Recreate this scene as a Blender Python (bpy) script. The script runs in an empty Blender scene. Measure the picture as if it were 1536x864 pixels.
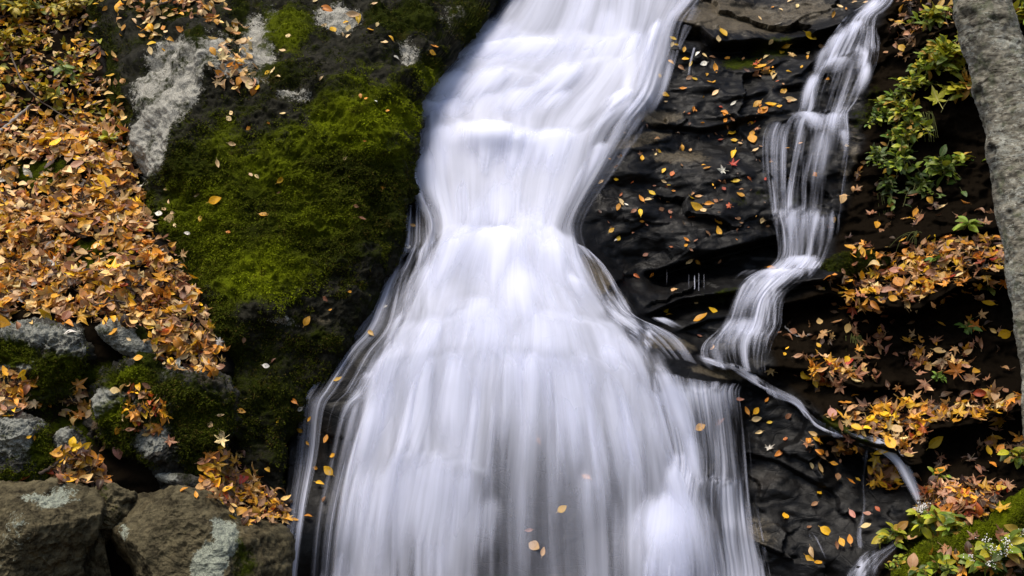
import bpy, math, random
import numpy as np
from mathutils import Vector, Matrix
from mathutils.bvhtree import BVHTree

random.seed(7)
RNG = np.random.default_rng(11)
S = bpy.context.scene
COL = S.collection
R = math.radians

# ------------------------------------------------------------------ camera, light, exposure
CAM = np.array([0.0, -8.5, 1.6])
PITCH = R(4.0)
LENS = 42.0
FPX = LENS / 36.0 * 1536.0
cd = bpy.data.cameras.new("camera")
cd.lens = LENS
cd.sensor_width = 36.0
cd.clip_start = 0.05
cd.clip_end = 1000
cam = bpy.data.objects.new("camera", cd)
COL.objects.link(cam)
cam.location = CAM
cam.rotation_euler = (R(90) + PITCH, 0, 0)
S.camera = cam

SUN_TO = Vector((-0.24, -0.30, 0.92)).normalized()
w = bpy.data.worlds.new("World")
S.world = w
w.use_nodes = True
nt = w.node_tree
sky = nt.nodes.new("ShaderNodeTexSky")
sky.sky_type = 'NISHITA'
sky.sun_disc = False
sky.sun_elevation = math.asin(SUN_TO.z)
sky.sun_rotation = math.atan2(SUN_TO.x, SUN_TO.y)
sky.air_density = 1.0
sky.dust_density = 3.0
bg = [n for n in nt.nodes if n.type == 'BACKGROUND'][0]
nt.links.new(sky.outputs[0], bg.inputs[0])
bg.inputs[1].default_value = 0.10
sl = bpy.data.lights.new("sun", 'SUN')
sl.energy = 1.85
sl.angle = R(26)
sl.color = (1.0, 0.93, 0.82)
so = bpy.data.objects.new("sun", sl)
COL.objects.link(so)
so.rotation_euler = SUN_TO.to_track_quat('Z', 'Y').to_euler()
so.location = (-5, -8, 12)

S.view_settings.view_transform = 'Standard'
S.view_settings.look = 'None'
S.view_settings.gamma = 1.0
S.view_settings.exposure = 1.08
S.view_settings.use_curve_mapping = False
S.render.engine = 'CYCLES'
S.cycles.use_denoising = True
S.cycles.max_bounces = 7
S.cycles.transparent_max_bounces = 24
S.cycles.caustics_reflective = False
S.cycles.caustics_refractive = False

FWD = np.array([0, math.cos(PITCH), math.sin(PITCH)])
UP = np.array([0, -math.sin(PITCH), math.cos(PITCH)])
RIGHT = np.array([1.0, 0, 0])


# ------------------------------------------------------------------ helpers
def ray(px, py):
    px = np.asarray(px, float)
    py = np.asarray(py, float)
    return (FWD + ((px - 768) / FPX)[..., None] * RIGHT - ((py - 432) / FPX)[..., None] * UP)


def at(px, py, y):
    d = ray(px, py)
    t = (np.asarray(y, float) - CAM[1]) / d[..., 1]
    return CAM + t[..., None] * d


def pix(p):
    q = p - CAM
    dep = q @ FWD
    return 768 + FPX * (q @ RIGHT) / dep, 432 - FPX * (q @ UP) / dep


def sstep(a, b, x):
    t = np.clip((x - a) / (b - a), 0, 1)
    return t * t * (3 - 2 * t)


PERM = np.random.default_rng(5).permutation(256).astype(np.int64)
PERM = np.concatenate([PERM, PERM, PERM])
GRAD = np.array([(1, 1, 0), (-1, 1, 0), (1, -1, 0), (-1, -1, 0), (1, 0, 1), (-1, 0, 1), (1, 0, -1), (-1, 0, -1),
                 (0, 1, 1), (0, -1, 1), (0, 1, -1), (0, -1, -1), (1, 1, 0), (-1, 1, 0), (0, -1, 1), (0, -1, -1)], float)


def perlin(p):
    i = np.floor(p).astype(np.int64)
    f = p - i
    i &= 255
    u = f * f * f * (f * (f * 6 - 15) + 10)
    res = 0
    for dx in (0, 1):
        for dy in (0, 1):
            for dz in (0, 1):
                h = PERM[PERM[PERM[i[:, 0] + dx] + i[:, 1] + dy] + i[:, 2] + dz] & 15
                g = GRAD[h]
                v = g[:, 0] * (f[:, 0] - dx) + g[:, 1] * (f[:, 1] - dy) + g[:, 2] * (f[:, 2] - dz)
                wx = u[:, 0] if dx else 1 - u[:, 0]
                wy = u[:, 1] if dy else 1 - u[:, 1]
                wz = u[:, 2] if dz else 1 - u[:, 2]
                res = res + v * wx * wy * wz
    return res


def fbm(p, octv=4, ridge=False, gain=0.5):
    a, tot = 1.0, 0
    q = np.array(p, float)
    for k in range(octv):
        n = perlin(q)
        if ridge:
            n = 0.5 - np.abs(n) * 1.6
        tot = tot + a * n
        a *= gain
        q = q * 2.03 + 17.3
    return tot


def inpoly(px, py, poly):
    px = np.asarray(px, float)
    py = np.asarray(py, float)
    c = np.zeros(px.shape, bool)
    n = len(poly)
    for i in range(n):
        x1, y1 = poly[i]
        x2, y2 = poly[(i + 1) % n]
        m = ((y1 > py) != (y2 > py)) & (px < (x2 - x1) * (py - y1) / (y2 - y1 + 1e-12) + x1)
        c ^= m
    return c


def polydist(px, py, poly):
    best = np.full(np.shape(px), 1e9)
    n = len(poly)
    for i in range(n):
        x1, y1 = poly[i]
        x2, y2 = poly[(i + 1) % n]
        dx, dy = x2 - x1, y2 - y1
        t = np.clip(((px - x1) * dx + (py - y1) * dy) / (dx * dx + dy * dy + 1e-9), 0, 1)
        best = np.minimum(best, np.hypot(px - x1 - t * dx, py - y1 - t * dy))
    return best


class RBF:
    def __init__(self, x, v, smooth=0.002):
        self.x = np.asarray(x, float)
        v = np.asarray(v, float)
        n = len(v)
        K = self.phi(self.x[:, None, :] - self.x[None]) + smooth * np.eye(n)
        P = np.hstack([np.ones((n, 1)), self.x])
        A = np.block([[K, P], [P.T, np.zeros((3, 3))]])
        sol = np.linalg.solve(A, np.concatenate([v, np.zeros(3)]))
        self.w, self.c = sol[:n], sol[n:]

    @staticmethod
    def phi(d):
        return np.sqrt((d ** 2).sum(-1))          # linear kernel: no overshoot

    def __call__(self, q):
        q = np.asarray(q, float)
        out = np.empty(len(q))
        for a in range(0, len(q), 40000):
            b = q[a:a + 40000]
            out[a:a + 40000] = self.phi(b[:, None, :] - self.x[None]) @ self.w + self.c[0] + b @ self.c[1:]
        return out


def blur2(a, n):
    for _ in range(n):
        b = np.pad(a, 1, mode='edge')
        a = (b[:-2, 1:-1] + b[2:, 1:-1] + b[1:-1, :-2] + b[1:-1, 2:] + 2 * b[1:-1, 1:-1]) / 6
    return a


def mesh_np(name, V, F, mat=None, parent=None, smooth=True, attrs=None, uv=None, cols=None):
    V = np.ascontiguousarray(V, np.float32)
    me = bpy.data.meshes.new(name)
    F = np.asarray(F, np.int32)
    k = F.shape[1]
    me.vertices.add(len(V))
    me.vertices.foreach_set("co", V.ravel())
    me.loops.add(F.size)
    me.loops.foreach_set("vertex_index", F.ravel())
    me.polygons.add(len(F))
    me.polygons.foreach_set("loop_start", np.arange(0, F.size, k, dtype=np.int32))
    me.polygons.foreach_set("loop_total", np.full(len(F), k, np.int32))
    me.update(calc_edges=True)
    if smooth:
        me.polygons.foreach_set("use_smooth", np.ones(len(F), bool))
    for n, a in (attrs or {}).items():
        t = me.attributes.new(n, 'FLOAT', 'POINT')
        t.data.foreach_set("value", np.ascontiguousarray(a, np.float32))
    if cols is not None:
        t = me.attributes.new("Col", 'FLOAT_COLOR', 'POINT')
        c4 = np.ones((len(V), 4), np.float32)
        c4[:, :3] = cols
        t.data.foreach_set("color", c4.ravel())
    if uv is not None:
        l = me.uv_layers.new(name="UVMap")
        l.data.foreach_set("uv", np.ascontiguousarray(uv[F.ravel()], np.float32).ravel())
    if mat:
        me.materials.append(mat)
    me.validate()
    o = bpy.data.objects.new(name, me)
    COL.objects.link(o)
    if parent:
        o.parent = parent
        o.matrix_parent_inverse = parent.matrix_world.inverted()
    return o


def tag(o, label=None, cat=None, group=None, kind=None):
    if label:
        o["label"] = label
    if cat:
        o["category"] = cat
    if group:
        o["group"] = group
    if kind:
        o["kind"] = kind
    return o


def empty(name, loc):
    o = bpy.data.objects.new(name, None)
    COL.objects.link(o)
    o.location = loc
    o.empty_display_size = 0.1
    o.matrix_world = Matrix.Translation(loc)
    return o


def gridfaces(nr, nc, wrap=False):
    r = np.arange(nr - 1)[:, None]
    c = np.arange(nc if wrap else nc - 1)[None]
    c2 = (c + 1) % nc
    a = r * nc + c
    b = r * nc + c2
    return np.stack([a, b, b + nc, a + nc], -1).reshape(-1, 4)


def normals_of(V, F):
    n = np.cross(V[F[:, 2]] - V[F[:, 0]], V[F[:, 3]] - V[F[:, 1]])
    out = np.zeros_like(V)
    for k in range(4):
        for j in range(3):
            out[:, j] += np.bincount(F[:, k], n[:, j], len(V))
    return out / (np.linalg.norm(out, axis=1, keepdims=True) + 1e-12)


# ------------------------------------------------------------------ materials
class NT:
    def __init__(self, name):
        self.m = bpy.data.materials.new(name)
        self.m.use_nodes = True
        self.t = self.m.node_tree
        self.t.nodes.clear()
        self.out = self.t.nodes.new("ShaderNodeOutputMaterial")
        self.geo = None

    def n(self, typ, **kw):
        x = self.t.nodes.new(typ)
        for k, v in kw.items():
            setattr(x, k, v)
        return x

    def put(self, sock, v):
        if isinstance(v, bpy.types.NodeSocket):
            self.t.links.new(v, sock)
        elif isinstance(v, (tuple, list)) and len(v) == 3 and sock.type == 'RGBA':
            sock.default_value = (*v, 1)
        else:
            sock.default_value = v

    def pos(self):
        if not self.geo:
            self.geo = self.n("ShaderNodeNewGeometry")
        return self.geo.outputs["Position"]

    def noise(self, scale, detail=4, rough=0.55, vec=None, dist=0.0):
        x = self.n("ShaderNodeTexNoise")
        self.put(x.inputs["Vector"], vec if vec is not None else self.pos())
        x.inputs["Scale"].default_value = scale
        x.inputs["Detail"].default_value = detail
        x.inputs["Roughness"].default_value = rough
        x.inputs["Distortion"].default_value = dist
        return x.outputs["Fac"]

    def voro(self, scale, feature='F1', vec=None, out="Distance"):
        x = self.n("ShaderNodeTexVoronoi", feature=feature)
        self.put(x.inputs["Vector"], vec if vec is not None else self.pos())
        x.inputs["Scale"].default_value = scale
        return x.outputs[out]

    def math(self, op, a, b=0.0, clamp=False):
        x = self.n("ShaderNodeMath", operation=op, use_clamp=clamp)
        self.put(x.inputs[0], a)
        self.put(x.inputs[1], b)
        return x.outputs[0]

    def rng(self, v, a, b, c=0.0, d=1.0, smooth=True):
        x = self.n("ShaderNodeMapRange", interpolation_type='SMOOTHSTEP' if smooth else 'LINEAR')
        self.put(x.inputs[0], v)
        for i, q in enumerate((a, b, c, d)):
            self.put(x.inputs[i + 1], q)
        return x.outputs[0]

    def mix(self, f, a, b, blend='MIX'):
        x = self.n("ShaderNodeMix", data_type='RGBA', blend_type=blend)
        self.put(x.inputs[0], f)
        self.put(x.inputs[6], a)
        self.put(x.inputs[7], b)
        return x.outputs[2]

    def attr(self, name, out="Fac"):
        return self.n("ShaderNodeAttribute", attribute_name=name).outputs[out]

    def scale(self, v, s):
        x = self.n("ShaderNodeMapping")
        self.put(x.inputs[0], v)
        x.inputs["Scale"].default_value = s
        return x.outputs[0]

    def bump(self, h, strength, dist, prev=None):
        x = self.n("ShaderNodeBump")
        x.inputs["Strength"].default_value = strength
        x.inputs["Distance"].default_value = dist
        self.put(x.inputs["Height"], h)
        if prev is not None:
            self.put(x.inputs["Normal"], prev)
        return x.outputs[0]

    def bsdf(self, color, rough=0.6, normal=None, spec=0.5, **kw):
        x = self.n("ShaderNodeBsdfPrincipled")
        self.put(x.inputs["Base Color"], color)
        self.put(x.inputs["Roughness"], rough)
        self.put(x.inputs["Specular IOR Level"], spec)
        if normal is not None:
            self.put(x.inputs["Normal"], normal)
        for k, v in kw.items():
            self.put(x.inputs[k], v)
        return x.outputs[0]

    def done(self, sh):
        self.t.links.new(sh, self.out.inputs[0])
        return self.m


def rock_material(name, dark, light, wet=0.0, lichen=(0.36, 0.38, 0.31), moss_a=(0.052, 0.066, 0.004), moss_b=(0.009, 0.012, 0.002),
                  rust=(0.12, 0.06, 0.02), relief=0.5, moss_base=0.0):
    N = NT(name)
    p = N.pos()
    big = N.noise(2.6, 5, 0.6)
    mid = N.noise(14, 6, 0.65, dist=0.4)
    fine = N.noise(85, 5, 0.7)
    strata = N.noise(3.0, 6, 0.6, vec=N.scale(p, (1.2, 1.2, 7.0)), dist=0.6)
    f = N.math('ADD', N.math('MULTIPLY', mid, 0.55), N.math('ADD', N.math('MULTIPLY', fine, 0.30), N.math('MULTIPLY', strata, 0.30)))
    base = N.mix(N.rng(f, 0.40, 0.78), dark, light)
    base = N.mix(N.rng(big, 0.55, 0.8, 0, 0.5), base, rust)
    # brown dry slab colour
    br = N.rng(N.math('ADD', N.attr("brown"), N.math('MULTIPLY', N.math('SUBTRACT', mid, 0.5), 1.3)), 0.35, 0.75)
    base = N.mix(br, base, N.mix(N.rng(fine, 0.3, 0.7), (0.022, 0.018, 0.012), (0.105, 0.085, 0.055)))
    # soil
    sl_ = N.attr("soil")
    base = N.mix(sl_, base, N.mix(fine, (0.002, 0.0015, 0.0012), (0.012, 0.0085, 0.005)))
    # lichen
    ln = N.math('ADD', N.math('MULTIPLY', N.noise(9, 6, 0.7, dist=0.8), 0.9), N.math('MULTIPLY', N.noise(70, 4, 0.8), 0.75))
    lf = N.rng(N.math('ADD', N.attr("lichen"), N.math('SUBTRACT', N.math('MULTIPLY', ln, 1.4), 1.25)), 0.39, 0.48)
    lc = N.mix(N.rng(N.noise(120, 4, 0.8), 0.36, 0.66), N.mix(0.8, lichen, (0.08, 0.08, 0.07)), lichen)
    base = N.mix(lf, base, lc)
    # moss
    mn = N.math('ADD', N.math('MULTIPLY', N.noise(5.0, 6, 0.65, dist=0.5), 0.85), N.math('MULTIPLY', N.noise(42, 5, 0.7), 0.5))
    mf = N.rng(N.math('ADD', N.math('MAXIMUM', N.attr("moss"), moss_base), N.math('SUBTRACT', N.math('MULTIPLY', mn, 1.6), 1.25)), 0.28, 0.62)
    mt = N.math('ADD', N.math('MULTIPLY', N.noise(7, 4, 0.6), 0.6), N.math('MULTIPLY', N.noise(75, 4, 0.75), 0.55))
    mcol = N.mix(N.rng(mt, 0.36, 0.80), moss_b, moss_a)
    mcol = N.mix(N.math('MULTIPLY', N.attr("bright"), N.rng(mt, 0.3, 0.75)), mcol, (0.15, 0.18, 0.003))
    mcol = N.mix(N.rng(N.noise(4.2, 5, 0.7), 0.58, 0.72, 0, 0.75), mcol, (0.060, 0.042, 0.008))
    base = N.mix(mf, base, mcol)
    wetf = N.math('MULTIPLY', N.math('SUBTRACT', 1.0, mf), N.math('SUBTRACT', 1.0, lf))
    wr = N.math('MULTIPLY', wetf, N.math('MULTIPLY', N.math('SUBTRACT', 1.0, sl_), wet))
    rough = N.math('SUBTRACT', 0.85, N.math('MULTIPLY', wr, N.rng(mid, 0.3, 0.7, 0.22, 0.50)))
    crack = N.voro(3.2, 'DISTANCE_TO_EDGE', vec=N.scale(p, (1, 1, 2.2)))
    h = N.math('ADD', N.math('MULTIPLY', mid, 0.6), N.math('ADD', N.math('MULTIPLY', strata, 0.25), N.math('MULTIPLY', N.rng(crack, 0.0, 0.03), 0.12)))
    b1 = N.bump(h, relief, 0.04)
    b2 = N.bump(fine, relief * 0.8, 0.010, b1)
    b3 = N.bump(N.math('MULTIPLY', mf, N.noise(130, 4, 0.8)), 0.9, 0.018, b2)
    spec = N.math('MULTIPLY', N.math('SUBTRACT', 1.0, sl_), N.math('ADD', 0.03, N.math('MULTIPLY', wr, 0.10)))
    return N.done(N.bsdf(base, rough, b3, spec))


M_CLIFF = rock_material("wet_cliff_rock", (0.0008, 0.0008, 0.0009), (0.0046, 0.0043, 0.0042), wet=1.0, rust=(0.017, 0.012, 0.008), relief=0.30)
M_BOULDER = rock_material("mossy_boulder_rock", (0.0042, 0.0042, 0.0026), (0.023, 0.021, 0.013), wet=0.3, lichen=(0.40, 0.38, 0.32), rust=(0.02, 0.017, 0.010), relief=0.5, moss_base=0.47, moss_a=(0.030, 0.038, 0.003), moss_b=(0.006, 0.008, 0.0015))
M_ROCK = rock_material("grey_lichen_rock", (0.012, 0.011, 0.009), (0.070, 0.066, 0.056), wet=0.15, lichen=(0.25, 0.25, 0.21), relief=0.6, moss_base=0.40, moss_a=(0.030, 0.038, 0.003), moss_b=(0.006, 0.008, 0.0015))
M_FRONT = rock_material("olive_brown_rock", (0.010, 0.008, 0.005), (0.120, 0.100, 0.056), wet=0.1, lichen=(0.27, 0.29, 0.22), rust=(0.065, 0.042, 0.018), relief=0.45)


def leaf_material(name, col=None, island=False, spread=0.35):
    N = NT(name)
    if col is None:
        c = N.attr("Col", "Color")
    else:
        c = col
    if col is not None:
        rnd = N.n("ShaderNodeObjectInfo").outputs["Random"]
    else:
        rnd = N.n("ShaderNodeNewGeometry").outputs["Random Per Island"]
    uv = N.n("ShaderNodeUVMap").outputs[0]
    sep = N.n("ShaderNodeSeparateXYZ")
    N.put(sep.inputs[0], uv)
    ax = N.math('ABSOLUTE', N.math('SUBTRACT', sep.outputs[0], 0.5))
    rib = N.rng(ax, 0.0, 0.045, 1, 0)
    blot = N.noise(60, 4, 0.7)
    c = N.mix(N.rng(blot, 0.5, 0.75, 0, 0.55), c, (0.12, 0.05, 0.012))
    c = N.mix(N.math('MULTIPLY', rib, 0.45), c, N.mix(0.5, c, (0.75, 0.6, 0.35)))
    hsv = N.n("ShaderNodeHueSaturation")
    N.put(hsv.inputs["Hue"], N.rng(rnd, 0, 1, 0.485, 0.515, smooth=False))
    N.put(hsv.inputs["Value"], N.rng(N.math('FRACT', N.math('MULTIPLY', rnd, 7.31)), 0, 1, 1 - spread, 1 + spread, smooth=False))
    N.put(hsv.inputs["Color"], c)
    c = hsv.outputs[0]
    bmp = N.bump(N.noise(140, 3, 0.6), 0.4, 0.004)
    a = N.bsdf(c, 0.5, bmp, 0.35)
    tr = N.n("ShaderNodeBsdfTranslucent")
    N.put(tr.inputs[0], c)
    ms = N.n("ShaderNodeMixShader")
    ms.inputs[0].default_value = 0.22
    N.t.links.new(a, ms.inputs[1])
    N.t.links.new(tr.outputs[0], ms.inputs[2])
    return N.done(ms.outputs[0])


LEAFCOL = {'y': (0.74, 0.40, 0.012), 'o': (0.60, 0.25, 0.020), 'p': (0.74, 0.52, 0.24), 'w': (0.80, 0.74, 0.62),
           't': (0.52, 0.30, 0.12), 'b': (0.24, 0.105, 0.050), 'r': (0.42, 0.07, 0.018), 'k': (0.50, 0.24, 0.16)}
CNAME = {'y': 'yellow', 'o': 'golden orange', 'p': 'pale cream', 'w': 'whitish', 't': 'tan', 'b': 'brown', 'r': 'rust red', 'k': 'pinkish brown'}
M_LEAF = {k: leaf_material(CNAME[k].replace(' ', '_') + "_leaf", v) for k, v in LEAFCOL.items()}
M_LITTER = leaf_material("leaf_litter", None, True, 0.40)


def plain(name, col, rough=0.7, var=0.4, scale=30):
    N = NT(name)
    c = N.mix(N.noise(scale, 4, 0.7), tuple(v * (1 - var) for v in col), tuple(min(1, v * (1 + var)) for v in col))
    return N.done(N.bsdf(c, rough, N.bump(N.noise(scale * 3, 4), 0.5, 0.004), 0.3))


def water_material(name, gain, hi, lo, cover):
    """white aerated water: opacity from the density of the stream, broken into strands along the flow"""
    N = NT(name)
    uv = N.n("ShaderNodeUVMap").outputs[0]
    d = N.attr("dens")
    wob = N.noise(1.0, 2, 0.5, vec=N.scale(uv, (6, 1.2, 1)))
    cx = N.n("ShaderNodeCombineXYZ")
    N.put(cx.inputs[0], N.math('MULTIPLY', N.math('SUBTRACT', wob, 0.5), 0.05))
    N.put(cx.inputs[2], N.math('MULTIPLY', N.attr('lipn'), 0.9))
    va = N.n("ShaderNodeVectorMath", operation='ADD')
    N.put(va.inputs[0], uv)
    N.put(va.inputs[1], cx.outputs[0])
    uv2 = va.outputs[0]
    s0 = N.noise(1.0, 2, 0.5, vec=N.scale(uv2, (6, 0.8, 1)))
    s1 = N.noise(1.0, 2, 0.5, vec=N.scale(uv2, (19, 0.9, 1)))
    s2 = N.noise(1.0, 3, 0.6, vec=N.scale(uv2, (48, 1.5, 1)))
    s3 = N.noise(1.0, 2, 0.6, vec=N.scale(uv2, (120, 2.2, 1)))
    st = N.math('ADD', N.math('ADD', N.math('MULTIPLY', s0, 0.28), N.math('MULTIPLY', s1, 0.36)),
                N.math('ADD', N.math('MULTIPLY', s3, 0.12), N.math('MULTIPLY', s2, 0.24)))
    x = N.math('ADD', N.math('MULTIPLY', d, cover), N.math('MULTIPLY', N.math('SUBTRACT', st, 0.5), N.math('SUBTRACT', gain * 2.0, N.math('MULTIPLY', d, gain * 1.2))))
    a = N.rng(x, lo, hi, 0.0, 0.985)
    a = N.math('MULTIPLY', a, N.rng(d, 0.0, 0.15))
    bmp = N.bump(N.math('ADD', s0, N.math('MULTIPLY', s1, 0.5)), 0.22, 0.05)
    col = (0.75, 0.77, 0.90)
    df = N.n("ShaderNodeBsdfDiffuse")
    N.put(df.inputs[0], col)
    N.put(df.inputs["Normal"], bmp)
    tl = N.n("ShaderNodeBsdfTranslucent")
    N.put(tl.inputs[0], col)
    m0 = N.n("ShaderNodeMixShader")
    m0.inputs[0].default_value = 0.25
    N.t.links.new(df.outputs[0], m0.inputs[1])
    N.t.links.new(tl.outputs[0], m0.inputs[2])
    tp = N.n("ShaderNodeBsdfTransparent")
    m1 = N.n("ShaderNodeMixShader")
    N.t.links.new(a, m1.inputs[0])
    N.t.links.new(tp.outputs[0], m1.inputs[1])
    N.t.links.new(m0.outputs[0], m1.inputs[2])
    return N.done(m1.outputs[0])


M_WATER = water_material("white_falling_water", 1.4, 1.22, -0.05, 1.12)
M_PUFF = water_material("billowing_white_water", 1.2, 1.05, 0.0, 1.0)
M_VEIL = water_material("thin_clear_water", 2.3, 1.25, 0.05, 1.0)

# ------------------------------------------------------------------ the cliff and the slope: one height field y(x, z)
CP = [  # pixel x, pixel y, depth y
    # bed of the main fall
    (900, -120, 3.5), (780, -60, 3.0), (900, -40, 3.05), (1040, -40, 3.0), (770, 0, 2.75), (900, 0, 2.75), (1035, 0, 2.7),
    (735, 50, 2.5), (870, 65, 2.35), (1000, 45, 2.4), (675, 105, 2.2), (780, 110, 2.15), (900, 120, 2.05), (990, 105, 2.0),
    (650, 160, 1.9), (770, 170, 1.85), (900, 165, 1.75), (970, 150, 1.65), (645, 230, 1.45), (770, 205, 1.55), (900, 200, 1.5),
    (640, 300, 1.1), (760, 280, 1.25), (870, 280, 1.2), (650, 340, .95), (760, 340, 1.05), (860, 340, 1.0),
    (620, 380, .82), (700, 368, .78), (800, 365, .78), (868, 372, .80), (600, 430, .66), (740, 430, .60), (900, 430, .62),
    (560, 500, .45), (660, 490, .40), (800, 490, .36), (950, 485, .45), (510, 560, .28), (640, 560, .17), (800, 560, .13), (1000, 555, .20),
    (470, 600, .18), (520, 650, .10), (715, 655, -.04), (900, 655, -.02), (1035, 640, .05),
    (440, 760, -.02), (500, 750, -.05), (700, 750, -.16), (900, 750, -.14), (1060, 750, -.05), (480, 880, -.18), (700, 880, -.30), (900, 880, -.30), (1110, 880, -.12),
    (440, 980, -.3), (800, 980, -.45), (1200, 980, -.35),
    # wet wall on the right of the fall
    (1090, -100, 3.6), (1250, -100, 3.9), (1100, 0, 2.9), (1200, 0, 3.0), (1300, 0, 2.75), (1020, 50, 2.3), (1120, 55, 2.35), (1250, 42, 2.45),
    (1030, 110, 2.05), (1130, 110, 2.1), (1000, 185, 1.72), (1100, 180, 1.75), (1180, 165, 1.8), (900, 250, 1.30), (960, 228, 1.42), (1100, 250, 1.38),
    (900, 320, 1.10), (1000, 320, 1.12), (1100, 330, 1.10), (890, 375, .98), (950, 400, 1.0), (1000, 390, 1.08), (1100, 375, 1.02), (1160, 350, 1.05),
    (980, 450, .85), (1100, 430, .92), (1200, 405, .98), (1000, 500, .60), (1100, 500, .58), (1010, 540, .38), (1080, 548, .38), (1150, 570, .32),
    (1120, 640, .22), (1200, 640, .18), (1120, 760, .05), (1220, 760, .02), (1300, 760, -.10), (1150, 880, -.1), (1300, 880, -.3),
    # side cascade
    (1290, 50, 2.35), (1260, 110, 2.05), (1230, 180, 1.72), (1220, 260, 1.35), (1210, 330, 1.15), (1310, 180, 1.75),
    # right bank
    (1350, 0, 2.3), (1440, 0, 2.0), (1380, 60, 1.75), (1330, 130, 1.75), (1420, 120, 1.45), (1330, 230, 1.45), (1420, 210, 1.40), (1500, 150, 1.25), (1500, 260, 1.20),
    (1300, 340, 1.15), (1400, 330, .95), (1480, 330, .85), (1290, 385, .85), (1400, 375, .70), (1500, 370, .6), (1290, 430, .62), (1400, 420, .50), (1500, 410, .42),
    (1200, 480, .60), (1300, 500, .48), (1420, 500, .38), (1500, 500, .3), (1230, 555, .35), (1350, 560, .30), (1480, 560, .22),
    (1270, 630, .12), (1350, 630, .10), (1450, 610, .10), (1540, 600, .05), (1300, 665, .02), (1360, 680, -.05), (1450, 690, .02), (1530, 690, -.1),
    (1380, 740, -.25), (1450, 750, -.35), (1530, 750, -.5), (1340, 800, -.35), (1450, 820, -.7), (1536, 864, -1.1), (1330, 880, -.6),
    (1620, 0, 1.6), (1650, 200, 1.0), (1650, 400, .3), (1650, 600, -.1), (1650, 864, -1.3), (1650, -120, 2.6),
    # left: leaf bank
    (-60, -100, 3.6), (60, -100, 3.4), (-60, 0, 2.9), (60, 0, 2.6), (130, 20, 2.2), (-80, 100, 2.1), (0, 100, 2.0), (100, 120, 1.65), (100, 200, 1.15), (0, 200, 1.25),
    (190, 250, .95), (100, 300, .65), (0, 300, .70), (-80, 300, .8), (240, 380, .35), (100, 400, .15), (0, 420, .05), (300, 470, .05), (150, 455, -.06),
    (330, 550, -.15), (230, 540, -.15), (0, 470, -.15), (-80, 480, -.2), (60, 560, -.40), (150, 600, -.35), (300, 620, -.02), (100, 680, -.62), (0, 650, -.65),
    (250, 700, -.40), (350, 740, -.42), (420, 780, -.42), (100, 790, -.8), (250, 800, -.7), (100, 880, -1.0), (400, 870, -.45), (-80, 864, -1.2), (-80, 700, -.9),
    # behind the big boulder
    (250, 0, 2.3), (400, 0, 2.3), (550, 0, 2.4), (700, 0, 2.75), (400, -100, 2.9), (650, -100, 3.1), (640, 90, 2.2), (400, 130, 1.7), (300, 300, 1.3), (480, 300, 1.3),
    (400, 480, .8), (480, 480, .75), (400, 640, .4), (430, 700, .2),
]
CP = np.array(CP)
PW = at(CP[:, 0], CP[:, 1], CP[:, 2])
H_RBF = RBF(PW[:, [0, 2]], PW[:, 1], 0.004)

xs = np.unique(np.concatenate([np.arange(-9, -4.2, 0.08), np.arange(-4.2, 4.3, 0.0125), np.arange(4.3, 9.01, 0.08)]))
zs = np.unique(np.concatenate([np.arange(-1.0, -0.1, 0.05), np.arange(-0.1, 5.7, 0.0115), np.arange(5.7, 9.0, 0.06)]))
GX, GZ = np.meshgrid(xs, zs)
cx_ = np.arange(-9, 9.01, 0.05)
cz_ = np.arange(-1.0, 9.01, 0.05)
CXg, CZg = np.meshgrid(cx_, cz_)
Hc = blur2(H_RBF(np.stack([CXg.ravel(), CZg.ravel()], 1)).reshape(CXg.shape), 5)


def bil(A, ax, az, x, z):
    i = np.clip(np.searchsorted(ax, x) - 1, 0, len(ax) - 2)
    j = np.clip(np.searchsorted(az, z) - 1, 0, len(az) - 2)
    u = np.clip((x - ax[i]) / (ax[i + 1] - ax[i]), 0, 1)
    v = np.clip((z - az[j]) / (az[j + 1] - az[j]), 0, 1)
    return (A[j, i] * (1 - u) + A[j, i + 1] * u) * (1 - v) + (A[j + 1, i] * (1 - u) + A[j + 1, i + 1] * u) * v


H0 = bil(Hc, cx_, cz_, GX.ravel(), GZ.ravel())
P0 = np.stack([GX.ravel(), H0, GZ.ravel()], 1)
TPX, TPY = pix(P0)

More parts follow.
